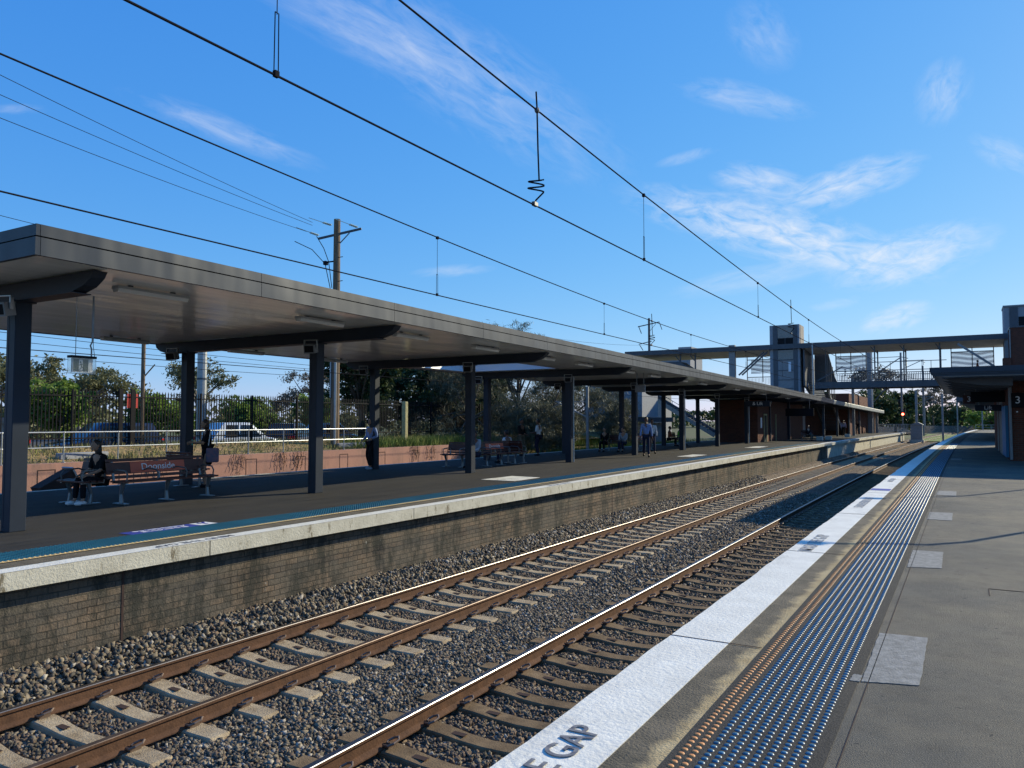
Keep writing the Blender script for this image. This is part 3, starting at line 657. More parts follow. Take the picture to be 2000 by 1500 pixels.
# fascia: upper strip, groove, lower strip, per length with seams
def fascia_run(mb, pts, z_off0, z_off1, th):
    for (a, b) in zip(pts[:-1], pts[1:]):
        d = Vector((b[0] - a[0], b[1] - a[1], 0)).normalized(); n = Vector((d.y, -d.x, 0)) * th
        A = Vector(a); B = Vector(b)
        vs = [A + Vector((0, 0, z_off0)), B + Vector((0, 0, z_off0)), B + Vector((0, 0, z_off1)), A + Vector((0, 0, z_off1))]
        vs2 = [v + n for v in vs]
        mb.add([cl(v) for v in vs + vs2], [(3, 2, 1, 0), (4, 5, 6, 7), (0, 1, 5, 4), (1, 2, 6, 5), (2, 3, 7, 6), (3, 0, 4, 7)])
fy = sorted(set(YS(5.22, 78, 3.66)))
front = [(cfr(y)[0] + bend(y), y, cfr(y)[1]) for y in fy]
ends = [(CB, 5.22, 4.12), (front[0][0], 5.22, 4.12)]
for (nm, z0, z1, th, mt) in (('upper_fascia', -.145, 0, .05, 'fascia'), ('fascia_gutter', -.165, -.146, .01, 'black'), ('lower_fascia', -.395, -.166, .06, 'fascia')):
    mb = MB(); 
    for i in range(len(front) - 1):
        a, b = Vector(front[i]), Vector(front[i + 1]); d = (b - a).normalized() * .005
        fascia_run(mb, [tuple(a + d), tuple(b - d)], z0, z1, th)
    fascia_run(mb, [ends[0], (front[0][0] + th, 5.22, 4.12)], z0, z1, th)
    back = [(CB + bend(y), y, cfr(y)[1]) for y in reversed(fy)]
    fascia_run(mb, back, z0, z1, th); mb.build(nm, M[mt], cy)
# lower narrow flange
# light well
zt = 4.10
mb = MB(); 
mb.add([cl(v) for v in ((HX0, HY0, 3.72), (HX0, HY1, 3.72), (HX0 - .35, HY1, 4.75), (HX0 - .35, HY0, 4.75))], [(0, 1, 2, 3)])
mb.add([cl(v) for v in ((HX0, HY1, 3.72), (HX1, HY1, 3.72), (HX1, HY1 + .3, 4.75), (HX0 - .35, HY1 + .3, 4.75))], [(0, 1, 2, 3)])
mb.add([cl(v) for v in ((HX0, HY0, 3.72), (HX1, HY0, 3.72), (HX1, HY0, 4.3), (HX0, HY0, 4.3))], [(0, 1, 2, 3)])
mb.build('light_well', M['white_metal'], cy, fixn=False)
mb = MB()
for i in range(6): y = HY0 + .7 + i * 1.0; mb.bar(cl((HX0 - .3, y, 4.65)), cl((HX1, y, 4.35)), .10, .16)
mb.build('rafter', M['navy'], cy)
# cross beams with rounded tips
PY = [6.2, 13.0, 20.4, 27.65, 35.0, 42.4, 49.6, 57.0, 64.2, 71.5]
PX = [-12.32, -12.9, -13.55, -13.62, -13.75, -13.86, -13.9, -13.9, -13.9, -13.9]
for i, y in enumerate(PY):
    fx, ft = cfr(y); zt_ = ft - .40; b = bend(y); mb = MB()
    x1 = fx - .22; x0 = CB + .1; dpt = .26
    poly = [(x0, zt_)] + [(x0 + .04, zt_ - .1), (x0 + .2, zt_ - .2), (x0 + .45, zt_ - dpt)] + [(x1 - .55, zt_ - dpt), (x1 - .25, zt_ - .19), (x1 - .07, zt_ - .09), (x1, zt_)]
    mb.prism([(p_[0] + b + 14, p_[1]) for p_ in poly], 'y', y - .1 - 5.2, y + .1 - 5.2)
    mb.box(x0 + .3 + b + 14, y - .14 - 5.2, zt_ - dpt - .014, x1 - .45 + b + 14, y + .14 - 5.2, zt_ - dpt - .001)
    mb.build('cross_beam', M['navy'], cy)
mb0 = None
def post(x, y, h, s=.25):
    mb = MB(); w = s / 2
    mb.bbox(x - w, y - w, 0, x + w, y + w, h, .012); return mb
for i, y in enumerate(PY):
    h = cfr(y)[1] - .40 - .26
    for x in (PX[i], -17.5):
        if x == -17.5 and y > 60: continue
        mb = MB(); mb.bbox(wx(x, y) - .12 + 14, y - .12 - 5.2, .0, wx(x, y) + .12 + 14, y + .12 - 5.2, h, .01)
        # open C-section look: dark slot on the near face
        mb.box(wx(x, y) - .055 + 14, y - .124 - 5.2, .05, wx(x, y) - .045 + 14, y - .1195 - 5.2, h - .05)
        mb.box(wx(x, y) - .16 + 14, y - .16 - 5.2, h - .03, wx(x, y) + .16 + 14, y + .16 - 5.2, h - .001)
        mb.build('post', M['navy'], cy)
for i in (3, 5, 7):
    y = PY[i]; h = cfr(y)[1] - .42; mb = MB(); x_ = wx(PX[i], y) + .19 + 14; mb.tube([(x_, y - 5.2, .02), (x_, y - 5.2, h)], .03, 8); mb.build('downpipe', M['galv'], cy)
# batten lights: own things hanging under the soffit
def batten():
    r = empty('batten_light', (0, 0, 0)); mb = MB()
    mb.prism([(-.075, 0), (.075, 0), (.095, -.045), (-.095, -.045)], 'y', -.62, .62); mb.build('light_housing', M['fitting'], r)
    mb = MB(); mb.prism([(-.085, -.046), (.085, -.046), (.055, -.10), (-.055, -.10)], 'y', -.61, .61); mb.build('light_diffuser', M['diffuser'], r)
    mb = MB(); mb.box(-.03, -.4, 0, .03, -.34, .03); mb.box(-.03, .34, 0, .03, .4, .03); mb.build('bracket', M['dkgrey'], r); return r
bt = batten(); FY = [7.55, 11.4, 14.5, 18.0, 21.7, 24.9, 29.3, 32.6, 36.8, 40.3, 44.0, 47.5, 51.2, 55, 59, 63]
NTH = ['first', 'second', 'third', 'fourth', 'fifth', 'sixth', 'seventh', 'eighth', 'ninth', 'tenth', 'eleventh', 'twelfth', 'thirteenth', 'fourteenth', 'fifteenth', 'sixteenth']
for i, y in enumerate(FY):
    fx, ft = cfr(y); copy_tree(bt, (wx(fx - 1.0, y), y, ft - .41), 0, f'{NTH[i]} batten light from the near end of the canopy, front row', 'batten lights under the canopy')['category'] = 'light'
for i, y in enumerate((11.56, 15.3, 18.9, 28.7, 32.4, 36.1, 40)):
    fx, ft = cfr(y); copy_tree(bt, (wx(-18.0, y), y, ft - .41), 0, f'{NTH[i]} batten light from the near end of the canopy, back row', 'batten lights under the canopy')['category'] = 'light'
for ch in [q for q in COL.objects if q.parent == bt] + [bt]: bpy.data.objects.remove(ch)
# speakers
def speaker():
    r = empty('speaker', (0, 0, 0)); mb = MB(); T = Matrix.Translation((0, 0, -.02)) @ Matrix.Rotation(radians(12), 4, 'X')
    mb.box(-.13, -.09, -.10, .13, .11, .10, T); mb.build('speaker_case', M['grey'], r)
    mb = MB(); mb.box(-.105, -.098, -.075, .105, -.0905, .075, T); mb.build('grille', M['black'], r)
    mb = MB(); mb.box(-.16, -.02, -.02, -.141, .04, .17); mb.box(.141, -.02, -.02, .16, .04, .17); mb.box(-.16, -.02, .165, .16, .04, .18); mb.build('mount', M['galv'], r); return r
sp = speaker()
for i, y in enumerate(PY[:9]):
    h = cfr(y)[1] - .66; copy_tree(sp, (wx(PX[i] + .10, y), y - .30, h - .14), radians(20), f'box speaker with black grille on the {NTH[i]} front canopy post', 'speakers on the canopy posts')['category'] = 'speaker'
for i, y in enumerate(PY[1:5]):
    copy_tree(sp, (-17.75, y - .3, 3.36), radians(20), f'dark box speaker by the {NTH[i]} back canopy post', 'speakers on the canopy posts')['category'] = 'speaker'
for ch in [q for q in COL.objects if q.parent == sp] + [sp]: bpy.data.objects.remove(ch)
# exit sign
ex = empty('exit_sign', (-11.3, 6.58, 2.48), radians(0), 'hanging exit sign with running figure in a clear case', 'sign')
mb = MB(); mb.box(-.06, -.19, .10, .06, .19, .135); mb.build('sign_top', M['black'], ex)
mb = MB(); mb.box(-.018, -.15, -.11, .018, .15, .099); mb.build('sign_plate', M['sign_white'], ex)
mb = MB(); mb.box(.0185, -.14, -.095, .024, .08, .085); mb.build('sign_face', M['exit_green'], ex)
mb = MB(); mb.box(.0245, -.062, -.085, .027, -.004, .08); mb.build('door_symbol', M['sign_white'], ex)
mb = MB()
for a, b in (((-.035, .015), (-.02, -.03)), ((-.02, -.03), (-.05, -.075)), ((-.02, -.03), (.01, -.05)), ((.01, -.05), (.0, -.085)), ((-.035, .015), (-.005, .0)), ((-.035, .012), (-.06, -.01))): mb.bar((.03, a[0], a[1]), (.03, b[0], b[1]), .012, .006)
mb.ball((.03, -.038, .038), (.004, .011, .013), 8, 6); mb.build('running_figure', M['exit_green'], ex)
mb = MB(); 
for (a, b, c_, d, e, f) in ((-.05, -.185, -.13, -.045, .185, .099), (.045, -.185, -.13, .05, .185, .099), (-.044, -.185, -.13, .044, .185, -.126), (-.044, -.185, -.125, .044, -.181, .099), (-.044, .181, -.125, .044, .185, .099)): mb.box(a, b, c_, d, e, f)
mb.build('clear_case', M['clear'], ex)
mb = MB(); mb.tube([(0, -.10, .135), (0, -.10, 1.05)], .006, 6); mb.tube([(0, .14, .135), (0, .14, .25), (0, .12, .3), (0, .15, .36), (0, .15, 1.05)], .013, 6); mb.tube([(0, .19, .135), (0, .165, .3), (0, .165, 1.05)], .005, 5); mb.build('hanging_rod', M['grey'], ex)
# conduit and second sign on canopy further away
cdt = MB(); cdt.tube([(wx(-13.0, 30.5), 30.5, 3.70), (wx(-13.0, 30.5), 30.5, 3.2)], .02, 6)
def hang_sign(name, x, y, z, w, h, lab, txt, top=3.7, board='dkgrey', size=.2, wd=.08):
    r = empty(name, (x, y, z), 0, lab, 'sign'); mb = MB(); mb.bbox(-w / 2, -wd / 2, -h / 2, w / 2, wd / 2, h / 2, .01); mb.build('sign_board', M[board], r)
    mb = MB(); mb.tube([(-w * .35, 0, h / 2), (-w * .35, 0, top - z)], .014, 5); mb.tube([(w * .35, 0, h / 2), (w * .35, 0, top - z)], .014, 5); mb.build('hanging_rod', M['grey'], r)
    if txt: textmesh('lettering', txt, size, Matrix.Translation((0, -wd / 2 - .003, 0)) @ Matrix.Rotation(pi / 2, 4, 'X'), M['sign_white'], r)
    return r
hang_sign('direction_sign', wx(-11.9, 31.0), 31.0, 3.02, .45, .30, 'small grey boxed sign on a white rod under the canopy', '', 3.7, 'grey')
hang_sign('platform_screen', wx(-11.9, 66), 66, 2.35, 2.2, .62, 'wide black passenger display screen under the far canopy', '', 3.4, 'black')
hang_sign('lift_sign', wx(-12.6, 55), 55, 2.85, 1.7, .4, 'dark sign reading Lift under the far canopy', '& Lift', 3.5, 'navy', .32)

# old awning continuing the canopy
aw = empty('old_awning', (0, 78, 0), 0, 'older green grey awning at the far end of the island platform', 'canopy')
mb = MB(); path = [(wx(-11.2, y) , y - 78, float(np.interp(y, (78, 118), (3.66, 3.08)))) for y in YS(78.2, 118, 3)]
mb.sweep([(-.06, -.42), (0, -.42), (.04, -.36), (.04, -.05), (0, 0), (-.06, 0)], path); mb.build('awning_fascia', M['fascia_old'], aw)
mb = MB(); mb.sweep([(-7.5, -.12), (-.065, -.12), (-.065, -.06), (-7.5, -.06)], path); mb.build('awning_roof', M['fascia_old'], aw)
mb = MB()
for y in YS(80, 116, 4): z = float(np.interp(y, (78, 118), (3.66, 3.08))); mb = MB(); mb.box(wx(-18, y), y - 78 - .08, z - .4, wx(-11.3, y), y - 78 + .08, z - .13); mb.build('awning_rafter', M['dkgrey'], aw)
for y in (80, 88, 96, 104, 112):
    mb = MB(); x = wx(-12.4, y); mb.box(x - .1, y - 78 - .1, 0, x + .1, y - 78 + .1, float(np.interp(y, (78, 118), (3.66, 3.08))) - .40); mb.build('awning_post', M['dkgrey'], aw)
# brick station building under it
def bx(name, mat, x0, y0, z0, x1, y1, z1, parent=None):
    mb = MB(); mb.box(x0, y0, z0, x1, y1, z1); return mb.build(name, mat, parent)
sb = empty('station_building', (-15, 60, 0), 0, 'dark station building with tan doorway under the far island canopy', 'building')
def S(name, m, *a):  # world coords -> local
    return bx(name, M[m], a[0] + 15, a[1] - 60, a[2], a[3] + 15, a[4] - 60, a[5], sb)
S('wall', 'brick_red', -16.6, 60, 0, -13.6, 79, 3.25)
S('door_frame', 'pine_post', -13.597, 62.0, 0, -13.55, 62.12, 2.2); S('door_frame', 'pine_post', -13.597, 63.0, 0, -13.55, 63.12, 2.2); S('door_frame', 'pine_post', -13.597, 62.13, 2.08, -13.55, 62.99, 2.2); S('door', 'black', -13.597, 62.13, 0, -13.57, 62.99, 2.07)
S('door_frame', 'pine_post', -13.597, 66.4, 0, -13.55, 66.55, 2.2); S('notice_board', 'sign_white', -13.597, 60.9, 1.1, -13.56, 61.3, 1.9)
sb2 = empty('station_building', (-13, 106, 0), 0, 'red brick building with sunlit tan end wall at the island platform end', 'building')
def S2(name, m, *a): return bx(name, M[m], a[0] + 13, a[1] - 106, a[2], a[3] + 13, a[4] - 106, a[5], sb2)
S2('wall', 'brick_red', -16.5, 96, 0, -11.6, 116, 3.0); S2('parapet', 'brick_red', -16.5, 100, 3.05, -11.9, 121, 4.95); S2('end_wall', 'brick_tan', -12.3, 116.05, 0, -10.6, 117.8, 2.7); S2('pier', 'grey', -10.58, 117.0, 0, -10.3, 117.4, 2.9); S2('window', 'white_metal', -11.597, 100, 1.2, -11.55, 101.2, 2.2); S2('end_roof', 'fascia_old', -13.0, 113.5, 2.72, -9.9, 119, 2.95)

# ================================================================== footbridge and lift towers (world coordinates)
fb = empty('footbridge', (-8, 84, 5), 0, 'steel footbridge with flat roof crossing all tracks', 'footbridge')
def FBm(mb, n, m): 
    mb.v = [(x + 8, y - 84, z - 5) for x, y, z in mb.v]; return mb.build(n, M[m], fb)
mb = MB(); mb.box(-13.2, 84.0, 4.98, 3.9, 84.25, 5.62); mb.box(-13.2, 87.9, 4.98, 3.9, 88.15, 5.62); mb.box(-13.2, 84.26, 5.45, 3.9, 87.89, 5.6)
for x in np.arange(-13, 3.9, 1.6): mb.box(x, 83.96, 5.0, x + .05, 83.999, 5.6)
FBm(mb, 'girder', 'dkgrey')
mb = MB(); mb.box(-34, 83.7, 9.20, 3.6, 83.86, 9.70); FBm(mb, 'roof_fascia', 'dkgrey')
mb = MB(); mb.prism([(83.87, 9.36), (88.7, 8.98), (88.7, 9.1), (83.87, 9.5)], 'x', -34, 3.6); FBm(mb, 'bridge_roof', 'concrete')
mb = MB(); mb.prism([(83.88, 9.22), (88.6, 8.84), (88.6, 8.96), (83.88, 9.34)], 'x', -34, -17.8); FBm(mb, 'roof_lining', 'lining'); mb = MB(); mb.prism([(83.88, 9.22), (88.6, 8.84), (88.6, 8.96), (83.88, 9.34)], 'x', -14.5, 3.6); FBm(mb, 'roof_lining', 'lining')
def rails_(y):
    mb = MB(); mb.box(-11.2, y, 6.62, 3.4, y + .05, 6.69); mb.box(-11.2, y, 6.42, 3.4, y + .04, 6.46); mb.box(-11.2, y, 5.70, 3.4, y + .04, 5.75)
    for x in np.arange(-11.2, 3.4, .155): mb.box(x, y + .005, 5.75, x + .045, y + .04, 6.42)
    return mb
FBm(rails_(84.05), 'balustrade', 'dkgrey'); FBm(rails_(88.0), 'balustrade', 'dkgrey')
mb = MB(); mb.box(-11.2, 88.02, 5.75, 3.4, 88.03, 6.42); FBm(mb, 'balustrade_panel', 'white_metal') if False else None
for (x0, x1) in ((-11.7, -8.75), (-1.0, 2.6)):
    for y in (88.1, ):
        mb = MB(); mb.box(x0, y, 6.95, x1, y + .03, 8.45); FBm(mb, 'perforated_screen', 'mesh')
        mb = MB()
        for xx in (x0, (x0 + x1) / 2, x1): mb.box(xx - .04, y - .04, 6.6, xx + .04, y + .07, 9.0)
        mb.box(x0, y - .03, 8.45, x1, y + .05, 8.53); mb.box(x0, y - .03, 6.88, x1, y + .05, 6.95); FBm(mb, 'screen_frame', 'dkgrey')
mb = MB(); mb.box(-20.6, 88.1, 6.95, -18.0, 88.13, 8.45); FBm(mb, 'perforated_screen', 'mesh')
for dx_ in (0, .35): mb = MB(); mb.bar((-21.0 + dx_, 84.2, 6.6), (-18.3 + dx_, 84.2, 9.0), .1, .16); FBm(mb, 'brace', 'dkgrey')
mb = MB()
for xx in (-21, -19.3, -18.1): mb.box(xx - .04, 88.0, 6.0, xx + .04, 88.08, 9.1)
mb.box(-21, 88.0, 6.5, -18, 88.05, 6.58); mb.box(-21, 88.0, 8.46, -18, 88.06, 8.54)
for x in np.arange(-20.9, -17.8, .155): mb.box(x, 88.01, 5.75, x + .028, 88.035, 6.45)
FBm(mb, 'screen_frame', 'dkgrey')
for x in (-1.9, -5.0, -7.6):
    for y in (84.4, 87.6):
        mb = MB(); mb.box(x - .06, y - .06, 5.6, x + .06, y + .06, 9.12); mb.bar((x, y, 8.6), (x - .35, y, 9.1), .08); FBm(mb, 'roof_post', 'dkgrey')
mb = MB(); mb.box(-8.2, 84.12, 7.45, -1.4, 84.17, 7.5); FBm(mb, 'handrail', 'dkgrey')
mb = MB(); mb.box(-8.2, 87.95, 7.72, -1.4, 88.0, 7.78)
for x in (-6.5, -3.6, -2.8): mb.box(x, 87.96, 6.6, x + .05, 87.99, 7.72)
FBm(mb, 'handrail', 'dkgrey')
mb = MB(); mb.box(-22.0, 84, 0, -21.35, 84.5, 9.9); FBm(mb, 'bridge_column', 'grey')
for x in (-27.5, -25.8):
    mb = MB(); mb.box(x - .07, 84.2, 4, x + .07, 84.34, 9.2); mb.bar((x - .6, 84.3, 9.0), (x - .1, 84.3, 8.4), .1); FBm(mb, 'bridge_column', 'dkgrey')
om = empty('overhead_mast', (-10.77, 112, 0), 0, 'broad grey overhead mast rising behind the old awning and through the footbridge view', 'mast'); mb = MB(); mb.box(-.27, -.2, 0, .27, .2, 11.9); mb.build('mast_post', M['grey'], om)
mb = MB(); mb.box(.30, -.25, 0, .42, -.13, 11.5); mb.build('cable_pipe', M['galv'], om)
mb = MB(); mb.bar((2.5, 83.9, 6.7), (-.4, 83.9, 8.95), .12, .2); FBm(mb, 'brace', 'grey')
# stairs down to the island
mb = MB()
for k_, (xa, dx) in enumerate(((-14.0, 0), (-12.2, 0))):
    mb.bar((xa, 84.3, 5.4), (xa, 96.0, 0.4), .14, .45)
for i in range(30): t = i / 30; mb.box(-14, 84.4 + 11.4 * t, 5.3 - 4.9 * t, -12.2, 84.8 + 11.4 * t, 5.38 - 4.9 * t)
FBm(mb, 'stair_flight', 'dkgrey')
mb = MB(); mb.prism([(84.2, 9.15), (84.2, 5.3), (98, 1.9), (98, 4.3), (89, 9.0)], 'x', -14.35, -14.2); FBm(mb, 'stair_side', 'dkgrey')
mb = MB()
for i in range(6): mb.box(-12.25, 84.6 + i * 1.2, 4.9 - i * .5, -12.19, 84.68 + i * 1.2, 9.1 - i * .4)
mb.prism([(-14.0, 5.0), (-14.0, 9.1), (-12.6, 9.1), (-11.9, 6.2), (-11.2, 5.0)], 'y', 89.0, 89.1); FBm(mb, 'stair_screen', 'dkgrey')
# near stair seen under the canopy: stringer falling to the right behind the island posts
st = empty('platform_stair', (-24, 76, 0), 0, 'steel stair flight falling beneath the footbridge behind the canopy posts', 'stairs')
mb = MB(); mb.bar((-4.6, 0, 4.5), (2.6, 0, 0.2), .12, .4, up=(0, 0, 1)); mb.build('stringer', M['render'], st)
mb = MB(); mb.bar((-4.6, 1.8, 4.5), (2.6, 1.8, .2), .12, .5)
for i in range(20): t = i / 20; mb.box(-4.5 + 7.1 * t, .1, 4.3 - 4.3 * t, -4.1 + 7.1 * t, 1.7, 4.36 - 4.3 * t)
mb.build('step_flight', M['dkgrey'], st)
mb = MB(); mb.bar((-4.6, -.05, 5.4), (2.6, -.05, 1.15), .05); mb.bar((-4.6, -.05, 5.1), (2.6, -.05, .85), .03)
for i in range(10): t = i / 10; mb.box(-4.6 + 7.2 * t, -.07, 4.5 - 4.3 * t, -4.56 + 7.2 * t, -.03, 5.4 - 4.25 * t)
mb.build('handrail', M['dkgrey'], st)
# building behind left with stair roof
bb = empty('lift_building', (-30, 92, 0), 0, 'low grey concrete block rising behind the left end of the footbridge roof', 'building')
bx('wall', M['concrete'], -4.4, 0, 8.0, 1.2, 5, 10.1, bb); bx('shaft', M['concrete'], -4.2, .4, -1, -2.6, 4, 7.99, bb); bx('raised_wall', M['concrete'], -.5, .6, 10.11, 1.15, 4, 10.8, bb)
mb = MB(); mb.prism([(-2.6, 8.3), (2.6, 8.3), (6.5, 5.6), (6.5, 5.2), (2.4, 7.9), (-2.6, 7.9)], 'y', -8.5, -6); mb.build('stair_roof', M['dkgrey'], bb)
mb = MB(); mb.bar((0, -8.6, 7.6), (6.4, -8.6, 5.0), .1, .3); mb.build('stair_rail', M['dkgrey'], bb)
bg_ = empty('equipment_building', (-26, 64, 0), 0, 'grey boxy cabin with pipe and sign beyond the island canopy', 'building')
bx('cabin', M['concrete'], -4, 0, 2.0, 1.6, 4, 4.8, bg_); bx('floor_beam', M['dkgrey'], -5, -.3, 1.55, 4.5, 0.2, 1.95, bg_); bx('lower_wall', M['concrete'], -1, .3, -.2, 3.5, .6, 1.5, bg_)
mb = MB(); mb.tube([(-.9, -.1, 1.9), (-.9, -.1, 4.8)], .09, 8); mb.tube([(-.6, -.1, 1.9), (-.6, -.1, 4.8)], .05, 8); mb.build('down_pipe', M['galv'], bg_); bx('wall_sign', M['pine_post'], 0.2, -.03, 2.6, 1.1, -.002, 3.1, bg_)
# island lift tower
lt = empty('lift_tower', (-16.15, 84, 0), 0, 'tall grey lift tower on the island platform, clad panels and dark louvre', 'lift tower')
def LT(name, m, *a, pr=None): return bx(name, M[m], a[0] + 16.15, a[1] - 84, a[2], a[3] + 16.15, a[4] - 84, a[5], lt)
LT('shaft', 'concrete', -17.65, 84, 0, -14.64, 86.5, 11.75)
LT('side_cladding', 'render', -14.638, 84.35, 5.2, -14.60, 86.4, 11.72)
for x0, x1 in ((-17.3, -16.85), (-15.25, -14.85)): LT('column', 'dkgrey', x0, 83.93, 0, x1, 83.998, 11.7)
LT('louvre', 'black', -16.82, 83.96, 9.1, -15.28, 83.998, 10.35); LT('top_panel', 'render', -16.82, 83.96, 10.4, -15.28, 83.998, 11.65)
LT('mid_panel', 'render', -16.82, 83.96, 8.1, -15.28, 83.998, 9.0); LT('glazing', 'grey', -16.7, 83.975, 5.0, -15.35, 83.998, 8.0)
mb = MB()
for z in (5.0, 5.9, 6.9, 8.0): mb = MB(); mb.box(-.65, -.06, z, .85, -.026, z + .09); mb.build('glazing_bar', M['dkgrey'], lt)
pass; LT('signal_bracket', 'white_metal', -15.75, 83.8, 6.8, -15.5, 83.96, 7.8)
LT('mid_rail', 'dkgrey', -16.1, 83.94, 9.1, -16.06, 83.958, 10.35)
# near side lift tower and brick stair tower
lt2 = empty('lift_tower', (5, 84, 0), 0, 'grey lift tower cut off by the right edge behind the brick tower', 'lift tower')
bx('shaft', M['concrete'], -1.65, 0, 0, 3, 3, 12.15, lt2); bx('column', M['dkgrey'], -1.2, -.08, 0, -.55, -.002, 12.1, lt2); bx('louvre', M['black'], -.5, -.05, 9.8, 1.5, -.002, 11.2, lt2); bx('coping', M['grey'], -1.7, -.1, 12.16, 3.1, 3.1, 12.3, lt2)
bt2 = empty('brick_tower', (6.6, 79, 0), 0, 'dark brick tower at the right edge above the awning', 'building')
bx('wall', M['brick_red'], -3.0, 0, 0, 4, 4, 9.7, bt2); bx('coping', M['dkgrey'], -3.05, -.06, 9.71, 4, 4, 9.85, bt2); bx('low_wall', M['brick_red'], -3.6, -.2, 0, -3.01, 1.2, 7.1, bt2)
mb = MB(); mb.tube([(-3.05, -.07, 4), (-3.05, -.07, 9.6)], .05, 6); mb.build('down_pipe', M['grey'], bt2)

# near side awning and building
na = empty('station_awning', (3, 33, 0), 0, 'wide station awning with pale grey fascia over the near platform', 'canopy')
def NA(mb, n, m): mb.v = [(x - 3, y - 33, z) for x, y, z in mb.v]; return mb.build(n, M[m], na)
mb = MB(); mb.box(-1.05, 33, 3.46, 8, 33.05, 3.66); mb.box(-1.0, 33.06, 3.33, 8, 33.1, 3.5); mb.box(-1.1, 33.05, 3.5, -1.05, 57.9, 3.66); mb.box(-1.05, 33.03, 3.40, 8, 33.06, 3.46)
NA(mb, 'awning_fascia', 'fascia')
mb = MB(); mb.box(-1.05, 33.11, 3.42, 8, 57.9, 3.6); NA(mb, 'awning_roof', 'dkgrey')
mb = MB(); mb.add([(-.6, 33.1, 3.3), (8, 33.1, 3.3), (8, 57.8, 3.3), (-.6, 57.8, 3.3), (-.95, 33.1, 3.419), (-.95, 57.8, 3.419), (8, 33.1, 3.419), (8, 57.8, 3.419)], [(0, 3, 2, 1), (0, 4, 5, 3), (0, 1, 6, 4), (2, 3, 5, 7)]); NA(mb, 'awning_lining', 'grey')
for y in YS(34.5, 57, 2.5):
    mb = MB(); mb.prism([(-.75, 3.31), (1.6, 3.31), (1.6, 2.98), (.6, 3.02), (-.3, 3.16)], 'y', y - .06, y + .06); NA(mb, 'awning_bracket', 'dkgrey')
na2 = empty('station_awning', (3, 71, 0), 0, 'far dark awning over the near platform beyond the sunlit gap', 'canopy')
mb = MB(); mb.box(-3.9, 0, 3.2, 5, 60, 3.6); 
mb.v = [(x + bend(y + 71), y, z) for x, y, z in mb.v]; mb.build('awning_roof', M['dkgrey'], na2)
for y in (6, 18, 30, 44): mb = MB(); mb.box(-1.2 + bend(y + 71), y, 0, -1.0 + bend(y + 71), y + .2, 3.2); mb.build('awning_post', M['dkgrey'], na2)
nb = empty('station_building', (4, 38, 0), 0, 'dark red brick station building beside the near platform at the right edge', 'building')
bx('wall', M['brick_red'], -2.39, 0, 0, 6, 19, 3.29, nb)
mb = MB(); mb.tube([(-2.36, -.08, .05), (-2.36, -.08, 3.05)], .055, 8); mb.tube([(-2.3, -.06, 2.75), (-2.3, -.06, 3.1), (-2.45, -.06, 3.18), (-3.4, -.06, 3.2)], .02, 6); mb.build('down_pipe', M['grey'], nb)
bx('blue_panel', MAT('sky blue panel', (.02, .17, .33), .5), -2.50, 1.0, .1, -2.392, 4.6, 2.3, nb)
for y in (6.5, 7.6, 9, 12): bx('door_frame', M['galv'], -2.45, y, 0, -2.392, y + .14, 2.9, nb)
bx('wall_light', M['sign_white'], -2.15, -.09, 2.0, -2.09, -.002, 2.05, nb)
s3 = empty('platform_number_sign', (1.93, 37.9, 2.5), 0, 'dark platform number 3 sign on the brick wall at the right edge', 'sign')
mb = MB(); mb.bbox(-.24, -.03, -.3, .5, .07, .3, .01); mb.build('sign_board', M['black'], s3)
textmesh('numeral', '3', .42, Matrix.Translation((-.02, -.034, 0)) @ Matrix.Rotation(pi / 2, 4, 'X'), M['sign_white'], s3)
hang_sign('platform_number_sign', .22, 47, 2.78, .55, .45, 'small brown hanging number 3 sign beneath the near awning', '3', 3.3, 'bench_wood', .4)
hang_sign('platform_screen', .95, 41.5, 2.75, 1.35, .48, 'wide dark display screen hanging under the near awning', '', 3.3, 'black')
hang_sign('lift_sign', 1.0, 44, 2.28, 1.1, .3, 'dark blue sign reading Lift under the near awning', 'Lift', 3.3, 'navy', .26)
ft = empty('barrier_fence', (wx(-1.3, 150), 150, 0), 0, 'low white barrier at the far end of the near platform', 'fence')
mb = MB(); mb.box(0, 0, .95, 3.4, .05, 1.0); mb.box(0, 0, .5, 3.4, .05, .54)
for x in (0, 1.1, 2.2, 3.35): mb.box(x, 0, 0, x + .05, .05, .95)
mb.build('barrier_rails', M['galv'], ft)
# lamp posts out of frame right whose arms shade the platform
def lamp(x, y, tip, lab):
    r = empty('lamp_post', (x, y, 0), 0, lab, 'lamp post'); mb = MB(); mb.tube([(0, 0, 0), (0, 0, 4.0), (-.25, -.15, 4.2)], [.06, .05, .05], 8); mb.build('post', M['grey'], r)
    mb = MB(); mb.tube([(-.25, -.15, 4.2), (tip[0] - x, tip[1] - y, 4.05)], .035, 6); mb.build('arm', M['grey'], r); mb = MB(); mb.bbox(tip[0] - x - .1, tip[1] - y - .12, 3.98, tip[0] - x + .3, tip[1] - y + .12, 4.08, .02); mb.build('lamp_head', M['grey'], r)
lamp(3.9, 20.1, (1.98, 19.0), 'nearer platform lamp post just right of view'); lamp(3.9, 27.6, (2.1, 26.0), 'farther platform lamp post just right of view, beside the awning')

